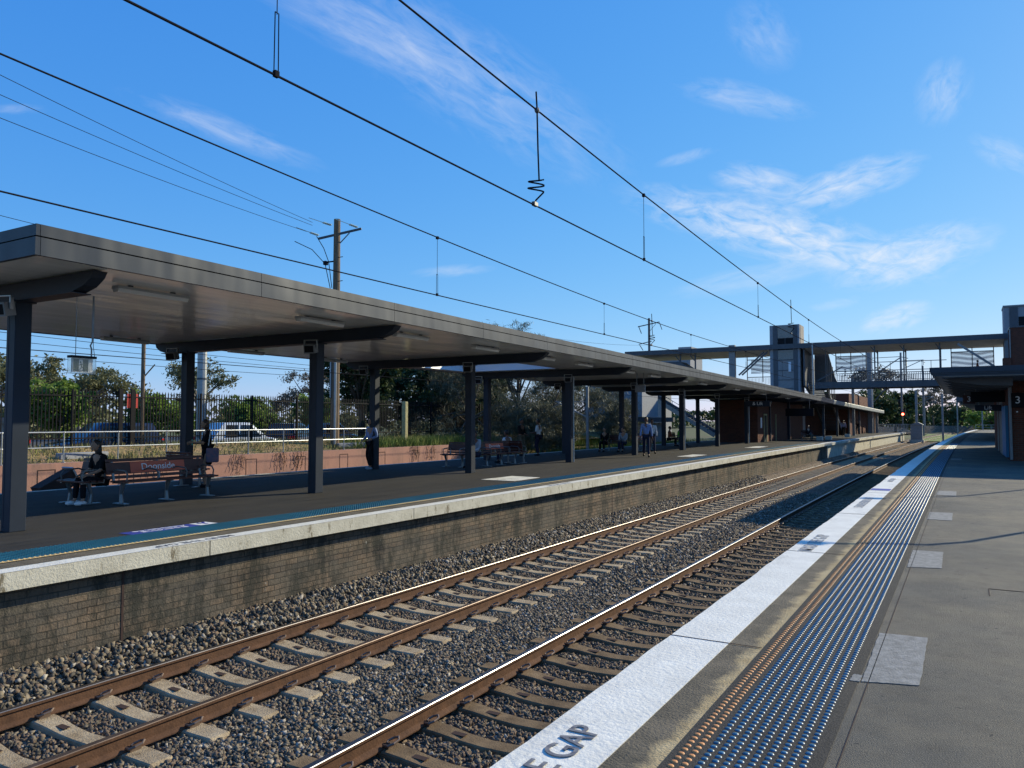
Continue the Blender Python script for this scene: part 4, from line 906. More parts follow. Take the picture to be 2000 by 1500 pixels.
# ================================================================== overhead wiring
def wire(name, pts, r, lab, cat='wire', group=None):
    mb = MB(); mb.tube(pts, r, 6); o = mb.build(name, M['wire'], None, smooth=True); tag(o, lab, cat, group); return o
NX, FX = -3.95, -7.45
def zc(y, tab): return float(np.interp(y, [t[0] for t in tab], [t[1] for t in tab]))
def smooth_tab(f, ya, yb, x):
    ys_ = YS(ya, 30, 1.5) + YS(30, yb, 4)[1:]; return [(wx(x, y), y, f(y)) for y in ys_]
MA = np.polyfit([2, 4.9, 7.29, 10.51, 17.65, 21.51, 30.8], [5.24, 5.15, 5.06, 4.91, 4.76, 4.72, 4.65], 2)
MC = np.polyfit([2, 3.51, 10.23, 17.05, 20.3, 23.92], [5.05, 4.97, 4.70, 4.47, 4.44, 4.40], 2)
def fA(y): return float(np.polyval(MA, y)) if y < 32 else 4.66 + (y - 32) ** 2 * .00032 if y < 84 else 5.52 - .0 * (y - 84)
def fC(y): return float(np.polyval(MC, y)) if y < 24 else 4.40 + (y - 24) ** 2 * .0003 if y < 84 else 5.48
def fB(y): return 3.98 + .0 * y
def fD(y): return 3.72 + .002 * max(0, y - 10)
wire('catenary_wire', smooth_tab(fA, -1, 260, NX), .0095, 'thick upper catenary wire of the nearer track, crossing the top of the sky')
wire('contact_wire', smooth_tab(fB, -1, 260, NX), .0085, 'lower contact wire of the nearer track')
wire('catenary_wire', smooth_tab(fC, -1, 260, FX), .0095, 'upper catenary wire of the farther track')
wire('contact_wire', smooth_tab(fD, -1, 260, FX), .009, 'lower contact wire of the farther track, just above the canopy')
wire('contact_wire', smooth_tab(lambda y: 3.53, 2, 200, -21.3), .013, 'contact wire behind the island platform'); wire('catenary_wire', smooth_tab(lambda y: 4.25, 2, 200, -21.3), .013, 'catenary wire behind the island platform, hidden over the canopy')
def dropper(x, y, za, zb, lab, dbl=False):
    r = empty('dropper', (wx(x, y), y, zb), 0, lab, 'dropper', 'droppers between catenary and contact wires'); h = za - zb; mb = MB()
    mb.tube([(0, 0, h), (0, 0, h * .35)], .0035, 5); w = .016
    mb.tube([(0, -w, h * .36), (0, w, h * .36), (0, w * 1.2, .02), (0, -w * 1.2, .02), (0, -w, h * .36)], .004, 5); mb.build('dropper_wire', M['wire'], r)
    mb = MB(); mb.box(-.018, -.022, h - .03, .018, .022, h + .015); mb.box(-.014, -.018, -.012, .014, .018, .03); mb.build('clamp', M['wire'], r)
for i, y in enumerate((3.57, 10.49, 17.65, 24.2, 31, 38, 46)): dropper(NX, y, fA(y), fB(y), f'{NTH[i]} dropper from the camera on the nearer track wires')
for i, y in enumerate((10.22, 17.05, 23.9, 31, 38)): dropper(FX, y, fC(y), fD(y), f'{NTH[i]} dropper from the camera on the farther track wires')
def jumper(x, y, za, zb, lab):
    r = empty('jumper_cable', (wx(x, y), y, zb), 0, lab, 'cable'); h = za - zb; mb = MB(); pts = [(0, -.04, h + .2), (0, -.01, h), (0, 0, h * .6), (0, .03, .32)]
    mb.tube([(0, -.02, h + .20), (0, .0, h + .02), (0, .02, h * .6), (0, .045, .30)] + [(.07 * cos(t + .3), .045 - .055 + .055 * cos(t) - .02 * t / 12, .30 - .15 * t / 12.6) for t in np.linspace(.3, 12.6, 34)] + [(0, -.03, .06), (0, -.05, .02)], .009, 6); mb.build('cable', M['wire'], r)
    mb = MB(); mb.ball((0, 0, h), (.028, .035, .035), 8, 6); mb.bbox(-.02, -.09, -.01, .02, -.01, .035, .004); mb.build('clamp', M['dkgrey'], r)
jumper(NX, 7.25, fA(7.25), fB(7.25), 'coiled jumper cable hanging between nearer track wires at the top centre'); jumper(NX, 21.5, fA(21.5), fB(21.5), 'second coiled jumper cable in front of the lift tower'); jumper(FX, 20.35, fC(20.35), fD(20.35), 'coiled jumper cable on the farther track wires beside the distant power pole')
# masts
def mast(x, y, h, side, lab, r_=.12, arms=1, base=-1.3, xw=None):
    x = wx(x, y) if xw is None else xw
    r = empty('overhead_mast', (x, y, base), 0, lab, 'mast'); mb = MB(); mb.box(-r_, -r_ * .8, 0, r_, r_ * .8, h); mb.build('mast_post', M['grey'], r)
    mb = MB(); mb.bar((side * r_, 0, h - 1.9), (side * 2.2, 0, h - .9), .07); mb.bar((side * r_, 0, h - .95), (side * 2.3, 0, h - .9), .04); mb.bar((side * 1.9, 0, h - 1.0), (side * 2.4, 0, h - 1.25), .05); mb.build('cantilever', M['grey'], r)
    mb = MB()
    for k_ in range(4): mb.ball((side * 2.25, 0, h - 1.05 - .12 * k_), (.07, .07, .035), 8, 4)
    mb.build('insulator', M['dkgrey'], r); return r
ML = ['ordinary', '']
mast(0, 0, 1, 1, '') if False else None
mast(0, 124, 7.3, 1, 'grey overhead mast beside the small cabin past the island platform end', xw=-5.9, r_=.16)
mast(0, 126, 6.8, 1, 'grey overhead mast standing on the sunlit lawn past the platform', xw=-2.7, r_=.13)
mast(0, 170, 7.6, 1, 'thin distant overhead mast left of the lawn mast', xw=-6.9, r_=.13); mast(0, 176, 7.8, 1, 'thin distant overhead mast behind the brown sign', xw=-1.2, r_=.13)
mast(0, 200, 7.8, 1, 'slender far overhead mast near the far bushes', xw=3.4, r_=.13); mast(0, 215, 9.2, -1, 'slender far overhead mast right of the signal', xw=-8.4, r_=.12); mast(0, 96, 6.6, 1, 'overhead mast dropping below the footbridge near the signal', xw=-6.0, r_=.1, base=2.7); mast(0, 97, 4.6, 1, 'hanging mast stub under the middle of the footbridge', xw=-3.9, r_=.1, base=3.2)
mast(0, 93, 7.9, 1, 'grey overhead mast rising in front of the perforated bridge screen', xw=-10.65, r_=.14)
mast(0, 44, 5.0, -1, 'slim grey mast in front of the feathery trees behind the island', xw=-20.4, r_=.08, base=-1.2)
br = tag(empty('wire_bracket', (-10.45, 111.9, 7.4), 0), 'angled overhead wire bracket on the broad mast', 'bracket'); br.scale = (1.35, 1.35, 1.35)
mb = MB(); mb.bar((0, 0, .1), (2.6, 0, 1.9), .09); mb.bar((0, 0, 1.9), (2.6, 0, 1.95), .05); mb.bar((2.5, 0, 1.95), (3.2, 0, 1.75), .06); mb.bar((.1, 0, -2.4), (1.2, 0, -1.1), .08); mb.build('bracket_arm', M['dkgrey'], br)
mb = MB()
for k_ in range(5): mb.ball((3.0, 0, 1.6 - .14 * k_), (.11, .11, .05), 8, 4)
mb.build('insulator', M['dkgrey'], br)
br = tag(empty('wire_bracket', (-12.9, 83.2, 5.6), 0), 'angled overhead wire bracket by the dark bridge stair', 'bracket')
mb = MB(); mb.bar((0, 0, .1), (2.5, 0, 1.5), .1); mb.bar((2.3, 0, 1.5), (3.2, 0, 1.2), .07); mb.build('bracket_arm', M['dkgrey'], br)
mb = MB()
for k_ in range(5): mb.ball((2.7, 0, 1.2 - .14 * k_), (.11, .11, .05), 8, 4)
mb.build('insulator', M['dkgrey'], br); mb = MB(); mb.tube([(-.35, -.1, 4.0), (-.3, -.1, -1.8)], .07, 6); mb.build('bracket_pipe', M['galv'], br)
# signal
sg = empty('rail_signal', (-7.6, 123, -1.2), 0, 'railway signal showing a red light past the island platform', 'signal')
mb = MB(); mb.tube([(0, 0, 0), (0, 0, 5.8)], .06, 6); mb.build('signal_post', M['grey'], sg)
mb = MB(); mb.bbox(-.3, -.2, 3.5, .35, .2, 4.6, .03); mb.build('signal_head', M['black'], sg)
mb = MB(); mb.ball((-.2, 0, 5.55), (.38, .15, .38), 14, 8); mb.bbox(-.45, -.15, 4.85, .1, .15, 5.25, .03); mb.build('upper_head', M['black'], sg)
mb = MB(); mb.ball((.02, -.21, 3.8), (.17, .05, .17), 12, 8); mb.build('red_lamp', MAT('red signal lamp', (1, .1, .06), .4, emit=((1, .10, .05), 14)), sg)
mb = MB(); mb.ball((-.15, -.16, 5.55), (.14, .04, .14), 10, 6); mb.build('dark_lens', M['cast'], sg)
# cabin + white railing + steps
cb_ = empty('trackside_cabin', (-5.75, 120, -1.2), 0, 'small blue grey cabin beside the masts at the island platform end', 'cabin')
cb_.scale = (.8, .8, .85); bx('cabin_wall', M['grey'], -.9, -.8, .3, .9, .8, 2.7, cb_); mb = MB(); mb.prism([(-1.1, 2.71), (1.1, 2.71), (.3, 3.15)], 'y', -1, 1); mb.build('cabin_roof', M['grey'], cb_); bx('cabin_door', M['grey'], -.45, -.84, .6, .3, -.802, 2.2, cb_); bx('plinth', M['coping_face'], -1.1, -1, -.3, 1.1, 1, .29, cb_)
rf = empty('platform_end_railing', (-11.3, 121, 0), 0, 'pale railing across the far end of the island platform', 'railing')
mb = MB(); mb.box(0, 0, 1.15, 4.6, .05, 1.2); mb.box(0, 0, .2, 4.6, .05, .26)
for x in np.arange(0, 4.6, .2): mb.box(x, .01, .26, x + .06, .04, 1.15)
mb.build('railing_bars', M['galv'], rf)
for x, y, lab in ((-10.9, 69, 'pale concrete planter block by the far seat'), (-10.6, 71.5, 'second pale planter block further from the seat'), (-10.9, 84.5, 'white box base under the far notice frame')):
    mb = MB(); mb.bbox(wx(x, y) - .25, y - .25, 0, wx(x, y) + .25, y + .25, .32, .03); tag(mb.build('planter', M['coping_face']), lab, 'planter')

# ================================================================== behind the island: pink wall, bank, fences
rw = empty('retaining_wall', (-25.5, 20, 0), 0, 'pink concrete retaining wall with thin outlined panels behind the island', 'wall')
mb = MB(); mb.box(-.35, -24, -1.6, 0, 19.5, .27); mb.build('wall_panel', M['pink'], rw)
mb = MB()
y = -23
while y < 19:
    for yy in (y, y + .55): mb.box(.0005, yy, -1.5, .006, yy + .03, .08)
    mb.box(.0005, y + .031, .05, .006, y + .549, .08); y += 2.75
mb.build('panel_joint', M['groove'], rw)
V = []; F = []; xs_ = [-25.84, -27, -28.3, -29.0, -29.5, -29.9]; zs_ = [.24, .42, .66, .66, .4, -.05]; ys_ = YS(-5, 75, 1.6)
for y in ys_:
    for x, z in zip(xs_, zs_): V.append((x + random.uniform(-.1, .1) * (x < -26), y, z + random.uniform(-.06, .06) * (x < -26)))
for i in range(len(ys_) - 1):
    for j in range(5): F.append((i * 6 + j, i * 6 + j + 1, (i + 1) * 6 + j + 1, (i + 1) * 6 + j))
o = npmesh('embankment', V, F, M['earth']); o.data.flip_normals() if o.data.polygons[0].normal.z < 0 else None; tag(o, kind='structure')
tag(bx('embankment', M['earth'], -40, 39.6, -1.6, -24.5, 75, -.35), kind='structure')
tag(bx('car_park', M['tilefloor'], -75, -10, -.5, -29.8, 60, .0), kind='structure')
# grass tufts
def blades(name, n, fx, h0, h1, mat, seed, w=.02):
    r = np.random.default_rng(seed); p = fx(r, n); a = r.uniform(0, 2 * pi, n); h = r.uniform(h0, h1, n); lean = r.uniform(.1, .6, n) * h; la = r.uniform(0, 2 * pi, n)
    d = np.stack([np.cos(a), np.sin(a), 0 * a], 1) * w; top = p + np.stack([np.cos(la) * lean, np.sin(la) * lean, h], 1)
    V = np.stack([p - d, p + d, top], 1).reshape(-1, 3); F = np.arange(3 * n).reshape(-1, 3); o = npmesh(name, V, F, mat); return o
def emb(r, n):
    x = r.uniform(-29.1, -25.85, n); y = r.uniform(6, 60, n); c = np.sin(y * 1.3 + x * 2) + np.sin(y * .47 - x) ; keep = c > r.uniform(-1.6, 1.2, n); x, y = x[keep], y[keep]
    x = np.resize(x, n); y = np.resize(y, n) + r.uniform(-.05, .05, n); return np.stack([x, y, np.interp(-x, [25.84, 27, 28.3, 29.3, 30], [.22, .40, .64, .62, .2])], 1)
tag(blades('grass', 15000, emb, .05, .26, M['grass'], 11), 'dry and green grass tufts along the top of the pink wall', 'grass', kind='stuff')
def emb2(r, n):
    x = r.uniform(-28, -25.8, n); y = r.uniform(29, 62, n); return np.stack([x, y, .2 + 0 * x - (y > 40) * .4], 1)
tag(blades('grass', 12000, emb2, .2, .75, M['lime'], 12, .025), 'tall bright grass at the right end of the pink wall', 'grass', kind='stuff')
tag(blades('grass', 9000, lambda r, n: np.stack([r.uniform(-24.5, -19.3, n), r.uniform(42, 72, n), 0 * r.uniform(0, 1, n) - .75], 1), .3, .9, M['lime'], 14, .03), 'sunlit verge grass below the feathery trees', 'grass', kind='stuff')
# handrail
hr = empty('pipe_handrail', (-25.65, 14.4, .27), 0, 'two bar galvanised pipe handrail on top of the pink wall', 'railing')
hy = [-3.8, -1.9, 0, 1.9, 3.8, 5.7, 7.6, 9.5, 11.4, 13.3, 15.2]
mb = MB(); mb.tube([(0, -12, 1.0), (0, 15.6, 1.0)], .026, 8); mb.tube([(0, -12, .5), (0, 15.6, .5)], .022, 8); mb.build('rail', M['galv'], hr)
for y in hy:
    mb = MB(); mb.tube([(0, y, -.03), (0, y, 1.0)], .024, 8); mb.ball((0, y, 1.0), .035, 8, 6); mb.ball((0, y, .5), .032, 8, 6); mb.tube([(0, y, -.03), (0, y, .03)], .06, 8); mb.build('post', M['galv'], hr)
# palisade fence
pf = empty('palisade_fence', (-28.8, 20, .72), 0, 'tall black steel palisade fence with spiked pales', 'fence')
mb = MB(); y = -16.
while y < 30: 
    h = 2.15 + (.0); mb.add([(-.015, y - .017, 0), (.015, y - .017, 0), (.015, y + .017, 0), (-.015, y + .017, 0), (-.015, y - .017, h - .1), (.015, y - .017, h - .1), (.015, y + .017, h - .1), (-.015, y + .017, h - .1), (0, y, h)],
        [(0, 1, 5, 4), (1, 2, 6, 5), (2, 3, 7, 6), (3, 0, 4, 7), (4, 5, 8), (5, 6, 8), (6, 7, 8), (7, 4, 8)]); y += .135
mb.box(.016, -16, 1.85, .06, 30, 1.90); mb.box(.016, -16, .25, .06, 30, .30); mb.build('pales', M['black'], pf)
for y in (-14.8, -12.0, -9.2, -6.4, -3.6, -1.7, -1.2, 2.0, 4.8, 7.6, 10.4, 13.2, 16, 18.8, 21.6, 24.4, 27.2):
    mb = MB(); w = .08 if y in (-1.7, -1.2) else .03; mb.box(.062, y - w, -.1, .14, y + w, 2.2 if w > .06 else 2.12); mb.build('post', M['black'], pf)
for (x, y, lab) in ((-27.6, 27.6, 'pale green treated pine post left of the big pole'), (-27.6, 34.8, 'pale green treated pine post right of the big pole')):
    mb = MB(); mb.bbox(x - .13, y - .13, .2, x + .13, y + .13, 2.75, .03); tag(mb.build('timber_post', M['pine_post']), lab, 'post')
# trestle below fence (concrete beams lying on bank)
for i, (x, y, rz) in enumerate(((-26.6, 15.6, .1), (-26.5, 29.2, -.2))):
    mb = MB(); mb.bbox(-.15, -.9, 0, .15, .9, .22, .02); o = mb.build('concrete_beam', M['concrete']); o.location = (x, y, .33); o.rotation_euler = (0, 0, rz); tag(o, ['short concrete beam lying on the bank near the left post', 'short concrete beam lying on the bank by the big pole'][i], 'beam')

# power poles
wp = empty('power_pole', (-26.9, 28.4, .3), 0, 'tall weathered wooden power pole rising above the canopy', 'power pole')
mb = MB(); mb.tube([(0, 0, 0), (0, 0, 11.45)], [.22, .165], 12); mb.build('pole', M['wood_pole'], wp)
mb = MB(); mb.tube([(.18, -.2, .2), (.18, -.2, 4.3)], .06, 8); mb.tube([(-.1, -.24, 2.5), (-.1, -.24, 5)], .04, 6); mb.build('conduit', M['galv'], wp)
ca = Vector((cos(radians(-5)), sin(radians(-5)), 0)); 
mb = MB(); mb.bar((-.95 * cos(.43), -.95 * sin(.43), 10.5), (1.25 * cos(.43), 1.25 * sin(.43), 10.95), .09, .1); mb.bar((.1, .05, 10.2), (.6, .25, 10.75), .04); mb.build('crossarm', M['dkgrey'], wp)
mb = MB()
for (c0, dr) in (((-.95, -.42, 10.7), (-.45, -.9, .22)), ((-.35, -.15, 11.2), (-.45, -.9, .18)), ((.9, .4, 11.05), (-.4, -.9, .2))):
    d = Vector(dr).normalized(); c0 = Vector(c0); mb = MB()
    for k_ in range(4): mb.ball(c0 + d * (.1 * k_), (.10, .10, .05), 8, 5)
    mb.tube([c0, c0 + d * 1.1], .018, 5); mb.build('insulator', M['insul'], wp)
mb = MB(); mb.tube([(-1.7, -1.2, 10.3), (-1.0, -.7, 9.9), (-.5, -.3, 9.2), (-.3, -.2, 8.2), (-.22, -.1, 7.6)], .02, 5); mb.tube([(-.9, -.5, 10.6), (-.6, -.3, 10.), (-.35, -.2, 9.3), (-.22, -.1, 8.0)], .02, 5); mb.bbox(-.6, -.35, 9.15, -.42, -.15, 9.35, .02); mb.bar((-.45, -.2, 9.3), (0, 0, 9.35), .06)
for z in (7.1, 8.3, 9.5): mb.bar((.15, -.05, z), (.4, .0, z + .02), .03)
mb.build('cable', M['wire'], wp)
dp = empty('power_pole', (-35.1, 94.8, 0), 0, 'distant power pole with two crossarms left of the footbridge', 'power pole')
mb = MB(); mb.tube([(0, 0, 0), (0, 0, 15.0)], [.2, .15], 8); mb.build('pole', M['dkgrey'], dp)
mb = MB(); mb.bar((-1.3, -.6, 13.9), (1.2, .6, 14.5), .12); mb.bar((-1.2, -.6, 11.6), (.3, .1, 12.0), .1); mb.bar((0, 0, 13.2), (.8, .4, 14.3), .05); mb.build('crossarm', M['dkgrey'], dp)
for a_, b_ in (((-1.2, -.55, 13.9), (-.9, -.4, 13.0)), ((1.2, .6, 14.4), (1.5, .7, 13.5)), ((-1.1, -.55, 11.5), (-.7, -.4, 10.8))): mb = MB(); mb.bar(a_, b_, .09); mb.build('insulator', M['dkgrey'], dp)
lp = empty('street_pole', (-30.6, 20.5, .6), 0, 'thin grey timber pole with bracket arm seen under the canopy', 'pole')
mb = MB(); mb.tube([(0, 0, 0), (0, 0, 6)], .085, 8); mb.tube([(0, 0, 2.9), (.3, .35, 3.5)], .03, 6); mb.build('pole', M['wood_pole'], lp)
lp = empty('street_pole', (-34.4, 26.4, .6), 0, 'stout grey steel pole with banding left of the second canopy post', 'pole')
mb = MB(); mb.tube([(0, 0, 0), (0, 0, 7)], .24, 12); mb.build('pole', M['galv'], lp); mb = MB(); mb.tube([(-.28, 0, 1.2), (-.28, 0, 6)], .03, 6); mb.tube([(0, 0, 3.2), (0, 0, 3.3)], .27, 12); mb.build('band', M['dkgrey'], lp)
# thin wires
def sag(a, b, s, n=18): a = Vector(a); b = Vector(b); return [tuple(a.lerp(b, t / n) - Vector((0, 0, s * 4 * (t / n) * (1 - t / n)))) for t in range(n + 1)]
top = Vector((-27.2, 28, 11.4))
for i, (b_, z) in enumerate((((-21.5, 1, 12.2), 11.4), ((-22.5, 1, 11.8), 11.25), ((-20.5, 1, 10.1), 11.0))):
    wire('power_line', sag((-27.4 - .4 * (i == 2), 27.2, z), (b_[0], b_[1], b_[2]), .25), .010, ['upper', 'middle', 'lower'][i] + ' thin power line running left from the wooden pole', 'power line')
wire('power_line', sag((-26.9, 28.4, 8.0), (-22, -4, 8.0), .3), .009, 'faint low power line just above the canopy roof', 'power line'); wire('power_line', sag((-26.9, 28.4, 8.0), (-35, 94.8, 11.5), .8), .012, 'faint power line running right from the wooden pole to the distant pole', 'power line')
for i, (za, zb) in enumerate(((4.6, 3.9), (4.2, 3.75), (3.55, 3.4))):
    wire('power_line', sag((-31, -3, za + 1.0), (-33, 45, zb + 1), .3), .012, ['highest', 'middle', 'lowest'][i] + ' of three street cables seen under the canopy', 'power line')
wire('power_line', sag((-30.5, 20.6, 5.6), (-24, 3, 4.4), .1), .01, 'street cable from the thin pole rising left under the canopy', 'power line')
# red street sign
rs = empty('street_sign', (-30.5, 20.0, .7), 0, 'small red road sign on a thin post behind the fence', 'sign'); bx('sign_plate', MAT('red sign', (.5, .04, .03), .5), -.05, -.25, 1.5, -.02, .25, 2.1, rs); bx('sign_post', M['grey'], -.1, -.03, 0, -.052, .03, 2.1, rs)

# ================================================================== cars
def carmesh(name, mat, L_, Wd, H, kind, loc, rz, lab, seed=0):
    r = empty(name, loc, rz, lab, 'car')
    hatch = kind != 'sedan'; hb = H * .58
    # stations along x: (x, zbelt, ztop_of_body, halfwidth)
    st = [(-.5, .42, .60, .80), (-.485, .30, .72, .92), (-.44, .25, .82, .97), (-.3, .22, .90, 1.), (0, .21, .92, 1.), (.2, .21, .92, 1.), (.33, .22, .86, .98), (.44, .25, .76, .94), (.49, .32, .62, .85), (.5, .42, .5, .78)]
    if hatch: st[0] = (-.5, .35, .80, .85); st[1] = (-.49, .28, .90, .93); st[2] = (-.44, .24, .95, .97)
    V = []; F = []; n = 10
    for (x, z0, z1, w) in st:
        z0 *= hb * 1.0; z1 *= hb * 1.05; W2 = Wd / 2 * w; zm = (z0 + z1) / 2
        V += [(x * L_, -W2 * .9, z0), (x * L_, -W2, z0 + (zm - z0) * .4), (x * L_, -W2 * 1.0, zm), (x * L_, -W2 * .97, z1 - .06), (x * L_, -W2 * .88, z1), (x * L_, W2 * .88, z1), (x * L_, W2 * .97, z1 - .06), (x * L_, W2, zm), (x * L_, W2, z0 + (zm - z0) * .4), (x * L_, W2 * .9, z0)]
    for i in range(len(st) - 1):
        for k_ in range(n): F.append((i * n + k_, i * n + (k_ + 1) % n, (i + 1) * n + (k_ + 1) % n, (i + 1) * n + k_))
    F += [tuple(range(n - 1, -1, -1)), tuple((len(st) - 1) * n + k_ for k_ in range(n))]
    mb = MB().add(V, F)
    # greenhouse
    zb = hb * .93; gx = [(-.47 if hatch else -.40, 0), (-.40 if hatch else -.27, 1), (-.2, 1.06), (0, 1.08), (.08, 1.0), (.27, 0)]
    V = []; F = []
    for (x, t) in gx:
        z = zb + (H - zb) * min(t, 1) * (1 if t <= 1 else 1) - (0 if t >= 1 else 0) + (t - 1) * .25 * (t > 1); w = Wd / 2 * (.93 - .20 * min(t, 1))
        V += [(x * L_, -w, z), (x * L_, -w * .93, z + .05 * (t > 0)), (x * L_, w * .93, z + .05 * (t > 0)), (x * L_, w, z), (x * L_, Wd / 2 * .9, zb - .03), (x * L_, -Wd / 2 * .9, zb - .03)]
    for i in range(len(gx) - 1):
        for k_ in range(6): F.append((i * 6 + k_, i * 6 + (k_ + 1) % 6, (i + 1) * 6 + (k_ + 1) % 6, (i + 1) * 6 + k_))
    mb.add(V, F); bo = mb.build('body', mat, r, smooth='a')
    # side windows and screens, proud of the greenhouse
    for sgn in (-1, 1):
        for (xa, xb, xc, xd) in (((-.36 if hatch else -.255), (-.33 if hatch else -.235), -.085, -.085), (-.065, -.065, .07, .20)):
            z1 = H - .06; z0 = zb + .02; w0 = Wd / 2 * .925 + .012; w1 = Wd / 2 * .745 + .012
            mb = MB(); q = [(xa * L_, sgn * w0, z0), (xd * L_, sgn * w0, z0), (xc * L_ - .02, sgn * w1, z1), (xb * L_ + .02, sgn * w1, z1)]
            mb.add(q, [(0, 1, 2, 3)]); mb.build('side_window', M['glass'], r)
    mb = MB(); w0 = Wd / 2 * .84; w1 = Wd / 2 * .68; mb.add([(.262 * L_ + .02, -w0, zb + .04), (.262 * L_ + .02, w0, zb + .04), (.088 * L_ + .03, w1, H - .03), (.088 * L_ + .03, -w1, H - .03)], [(0, 1, 2, 3)]); mb.build('windscreen', M['glass'], r)
    a, b = ((-.465, -.405) if hatch else (-.385, -.275)); mb = MB(); mb.add([(a * L_ - .03, -w0, zb + .05), (a * L_ - .03, w0, zb + .05), (b * L_ - .03, w1, H - .05), (b * L_ - .03, -w1, H - .05)], [(0, 1, 2, 3)]); mb.build('rear_window', M['glass'], r)
    for sx in (-.31, .31):
        for sgn in (-1, 1):
            wh = empty('wheel', (sx * L_, sgn * (Wd / 2 - .09), .31)); wh.parent = r
            mb = MB(); mb.tube([(0, -.11, 0), (0, .11, 0)], .32, 20); mb.build('tyre', M['black'], wh); mb = MB(); mb.tube([(0, sgn * .112, 0), (0, sgn * .125, 0)], .2, 14); mb.build('rim', M['cast'], wh)
    tl = MAT('tail lamp red', (.6, .02, .01), .3)
    for sgn in (-1, 1):
        mb = MB(); mb.bbox(-.505 * L_, sgn * Wd * .36 - .14, hb * .78, -.455 * L_, sgn * Wd * .36 + .14, hb * .98, .02); mb.build('tail_light', tl, r)
        mb = MB(); mb.bbox(.455 * L_, sgn * Wd * .34 - .15, hb * .62, .497 * L_, sgn * Wd * .34 + .15, hb * .76, .02); mb.build('headlight', M['fitting'], r)
    return r
paint = lambda n, c: MAT(n, c, .28, .3, coat=.6)
p1, p2, p3, p4 = paint('black car paint', (.02, .022, .026)), paint('navy car paint', (.015, .025, .06)), paint('white car paint', (.68, .72, .74)), paint('dark red car paint', (.05, .012, .012))
carmesh('parked_car', p1, 4.6, 1.85, 1.72, 'hatch', (-31.8, 13.8, .0), radians(-92), 'black hatchback with red tail light at the left edge')
carmesh('parked_car', p2, 4.6, 1.82, 1.50, 'hatch', (-31.9, 19.6, .0), radians(-95), 'dark blue car facing left behind the fence')
carmesh('parked_car', p3, 4.4, 1.8, 1.50, 'sedan', (-32.5, 27.2, .0), radians(80), 'white car with curved roof behind the fence')
carmesh('parked_car', p4, 4.4, 1.8, 1.45, 'hatch', (-33.2, 31.5, .0), radians(120), 'dark car with red tail lights right of the white car')
carmesh('parked_car', p3, 4.3, 1.8, 1.45, 'sedan', (-31.2, 10.3, .0), radians(-85), 'white car nose poking out past the black hatchback')
carmesh('parked_car', paint('silver car paint', (.4, .42, .44)), 4.4, 1.8, 1.45, 'sedan', (-36, 37.5, .0), radians(90), 'silver car half hidden by the big pole')

# ================================================================== vegetation
def crown(blobs, n, leaf, r, droop=0., clump=.35, asp=2.2, nc=26):
    """blobs: (x,y,z,rx,ry,rz); leaves gathered in clusters through the blob volumes"""
    vol = np.array([b[3] * b[4] * b[5] for b in blobs]) ** .75; pick = r.choice(len(blobs), n // nc + 1, p=vol / vol.sum()); B = np.array(blobs)[pick]
    d = r.normal(size=(len(B), 3)); d /= np.linalg.norm(d, axis=1)[:, None]; rad = r.uniform(.25, 1.05, len(B)) ** .55
    cc = B[:, :3] + d * rad[:, None] * B[:, 3:]
    cs = r.uniform(.5, 1.5, len(B)) * clump
    idx = np.repeat(np.arange(len(B)), nc)[:n]; m = len(idx); o = r.normal(size=(m, 3)) * .5 * cs[idx][:, None]; o[:, 2] *= .6
    c = cc[idx] + o; a = r.normal(size=(m, 3)); a[:, 2] -= droop * 3; a /= np.linalg.norm(a, axis=1)[:, None]; b = np.cross(a, r.normal(size=(m, 3))); b /= np.linalg.norm(b, axis=1)[:, None] + 1e-6
    s = leaf * r.uniform(.6, 1.4, m)[:, None]; a = a * s; b = b * s / asp
    V = np.stack([c - a, c + b * .9, c + a, c - b * .9], 1).reshape(-1, 3); return V, np.arange(4 * m).reshape(-1, 4)
def tree(name, x, y, z, blobs, n, leaf, lmat, bmat, lab, seed, trunk=.18, droop=0., clump=.35, asp=2.2, group=None, limbs=None, nc=26, cat='tree'):
    r = np.random.default_rng(seed); t = empty(name, (x, y, z), 0, lab, cat, group)
    V, F = crown(blobs, n, leaf, r, droop, clump, asp, nc); npmesh('crown', V, F, M[lmat], t)
    mb = MB(); H = max(b[2] for b in blobs)
    tp = [(0, 0, -.2), (r.uniform(-.1, .1), 0, H * .25), (r.uniform(-.2, .2), r.uniform(-.2, .2), H * .5)]
    mb.tube(tp, [trunk, trunk * .8, trunk * .6], 8)
    for b in (blobs if limbs is None else blobs[:limbs]):
        e = Vector(b[:3]) + Vector((0, 0, b[5] * .4)); s = Vector(tp[1]).lerp(Vector(tp[2]), random.uniform(.2, 1)); m = s.lerp(e, .5) + Vector((random.uniform(-.2, .2), random.uniform(-.2, .2), random.uniform(-.1, .3)))
        mb.tube([s, m, e], [trunk * .5, trunk * .3, trunk * .1], 6)
        for _ in range(3):
            q = m.lerp(e, random.uniform(0, .8)); mb.tube([q, q + Vector((random.uniform(-1, 1) * b[3] * .6, random.uniform(-1, 1) * b[4] * .6, random.uniform(.1, .8) * b[5] * .6))], [trunk * .18, trunk * .05], 5)
    mb.build('trunk', M[bmat], t, smooth=True); return t
def rb(r, n, R, H0, H1, s0, s1, flat=.8):
    out = []
    for _ in range(n):
        a = r.uniform(0, 2 * pi); q = r.uniform(0, 1) ** .6 * R; s = r.uniform(s0, s1); out.append((q * cos(a), q * sin(a), r.uniform(H0, H1), s, s, s * flat))
    return out
RR = random.Random(5)
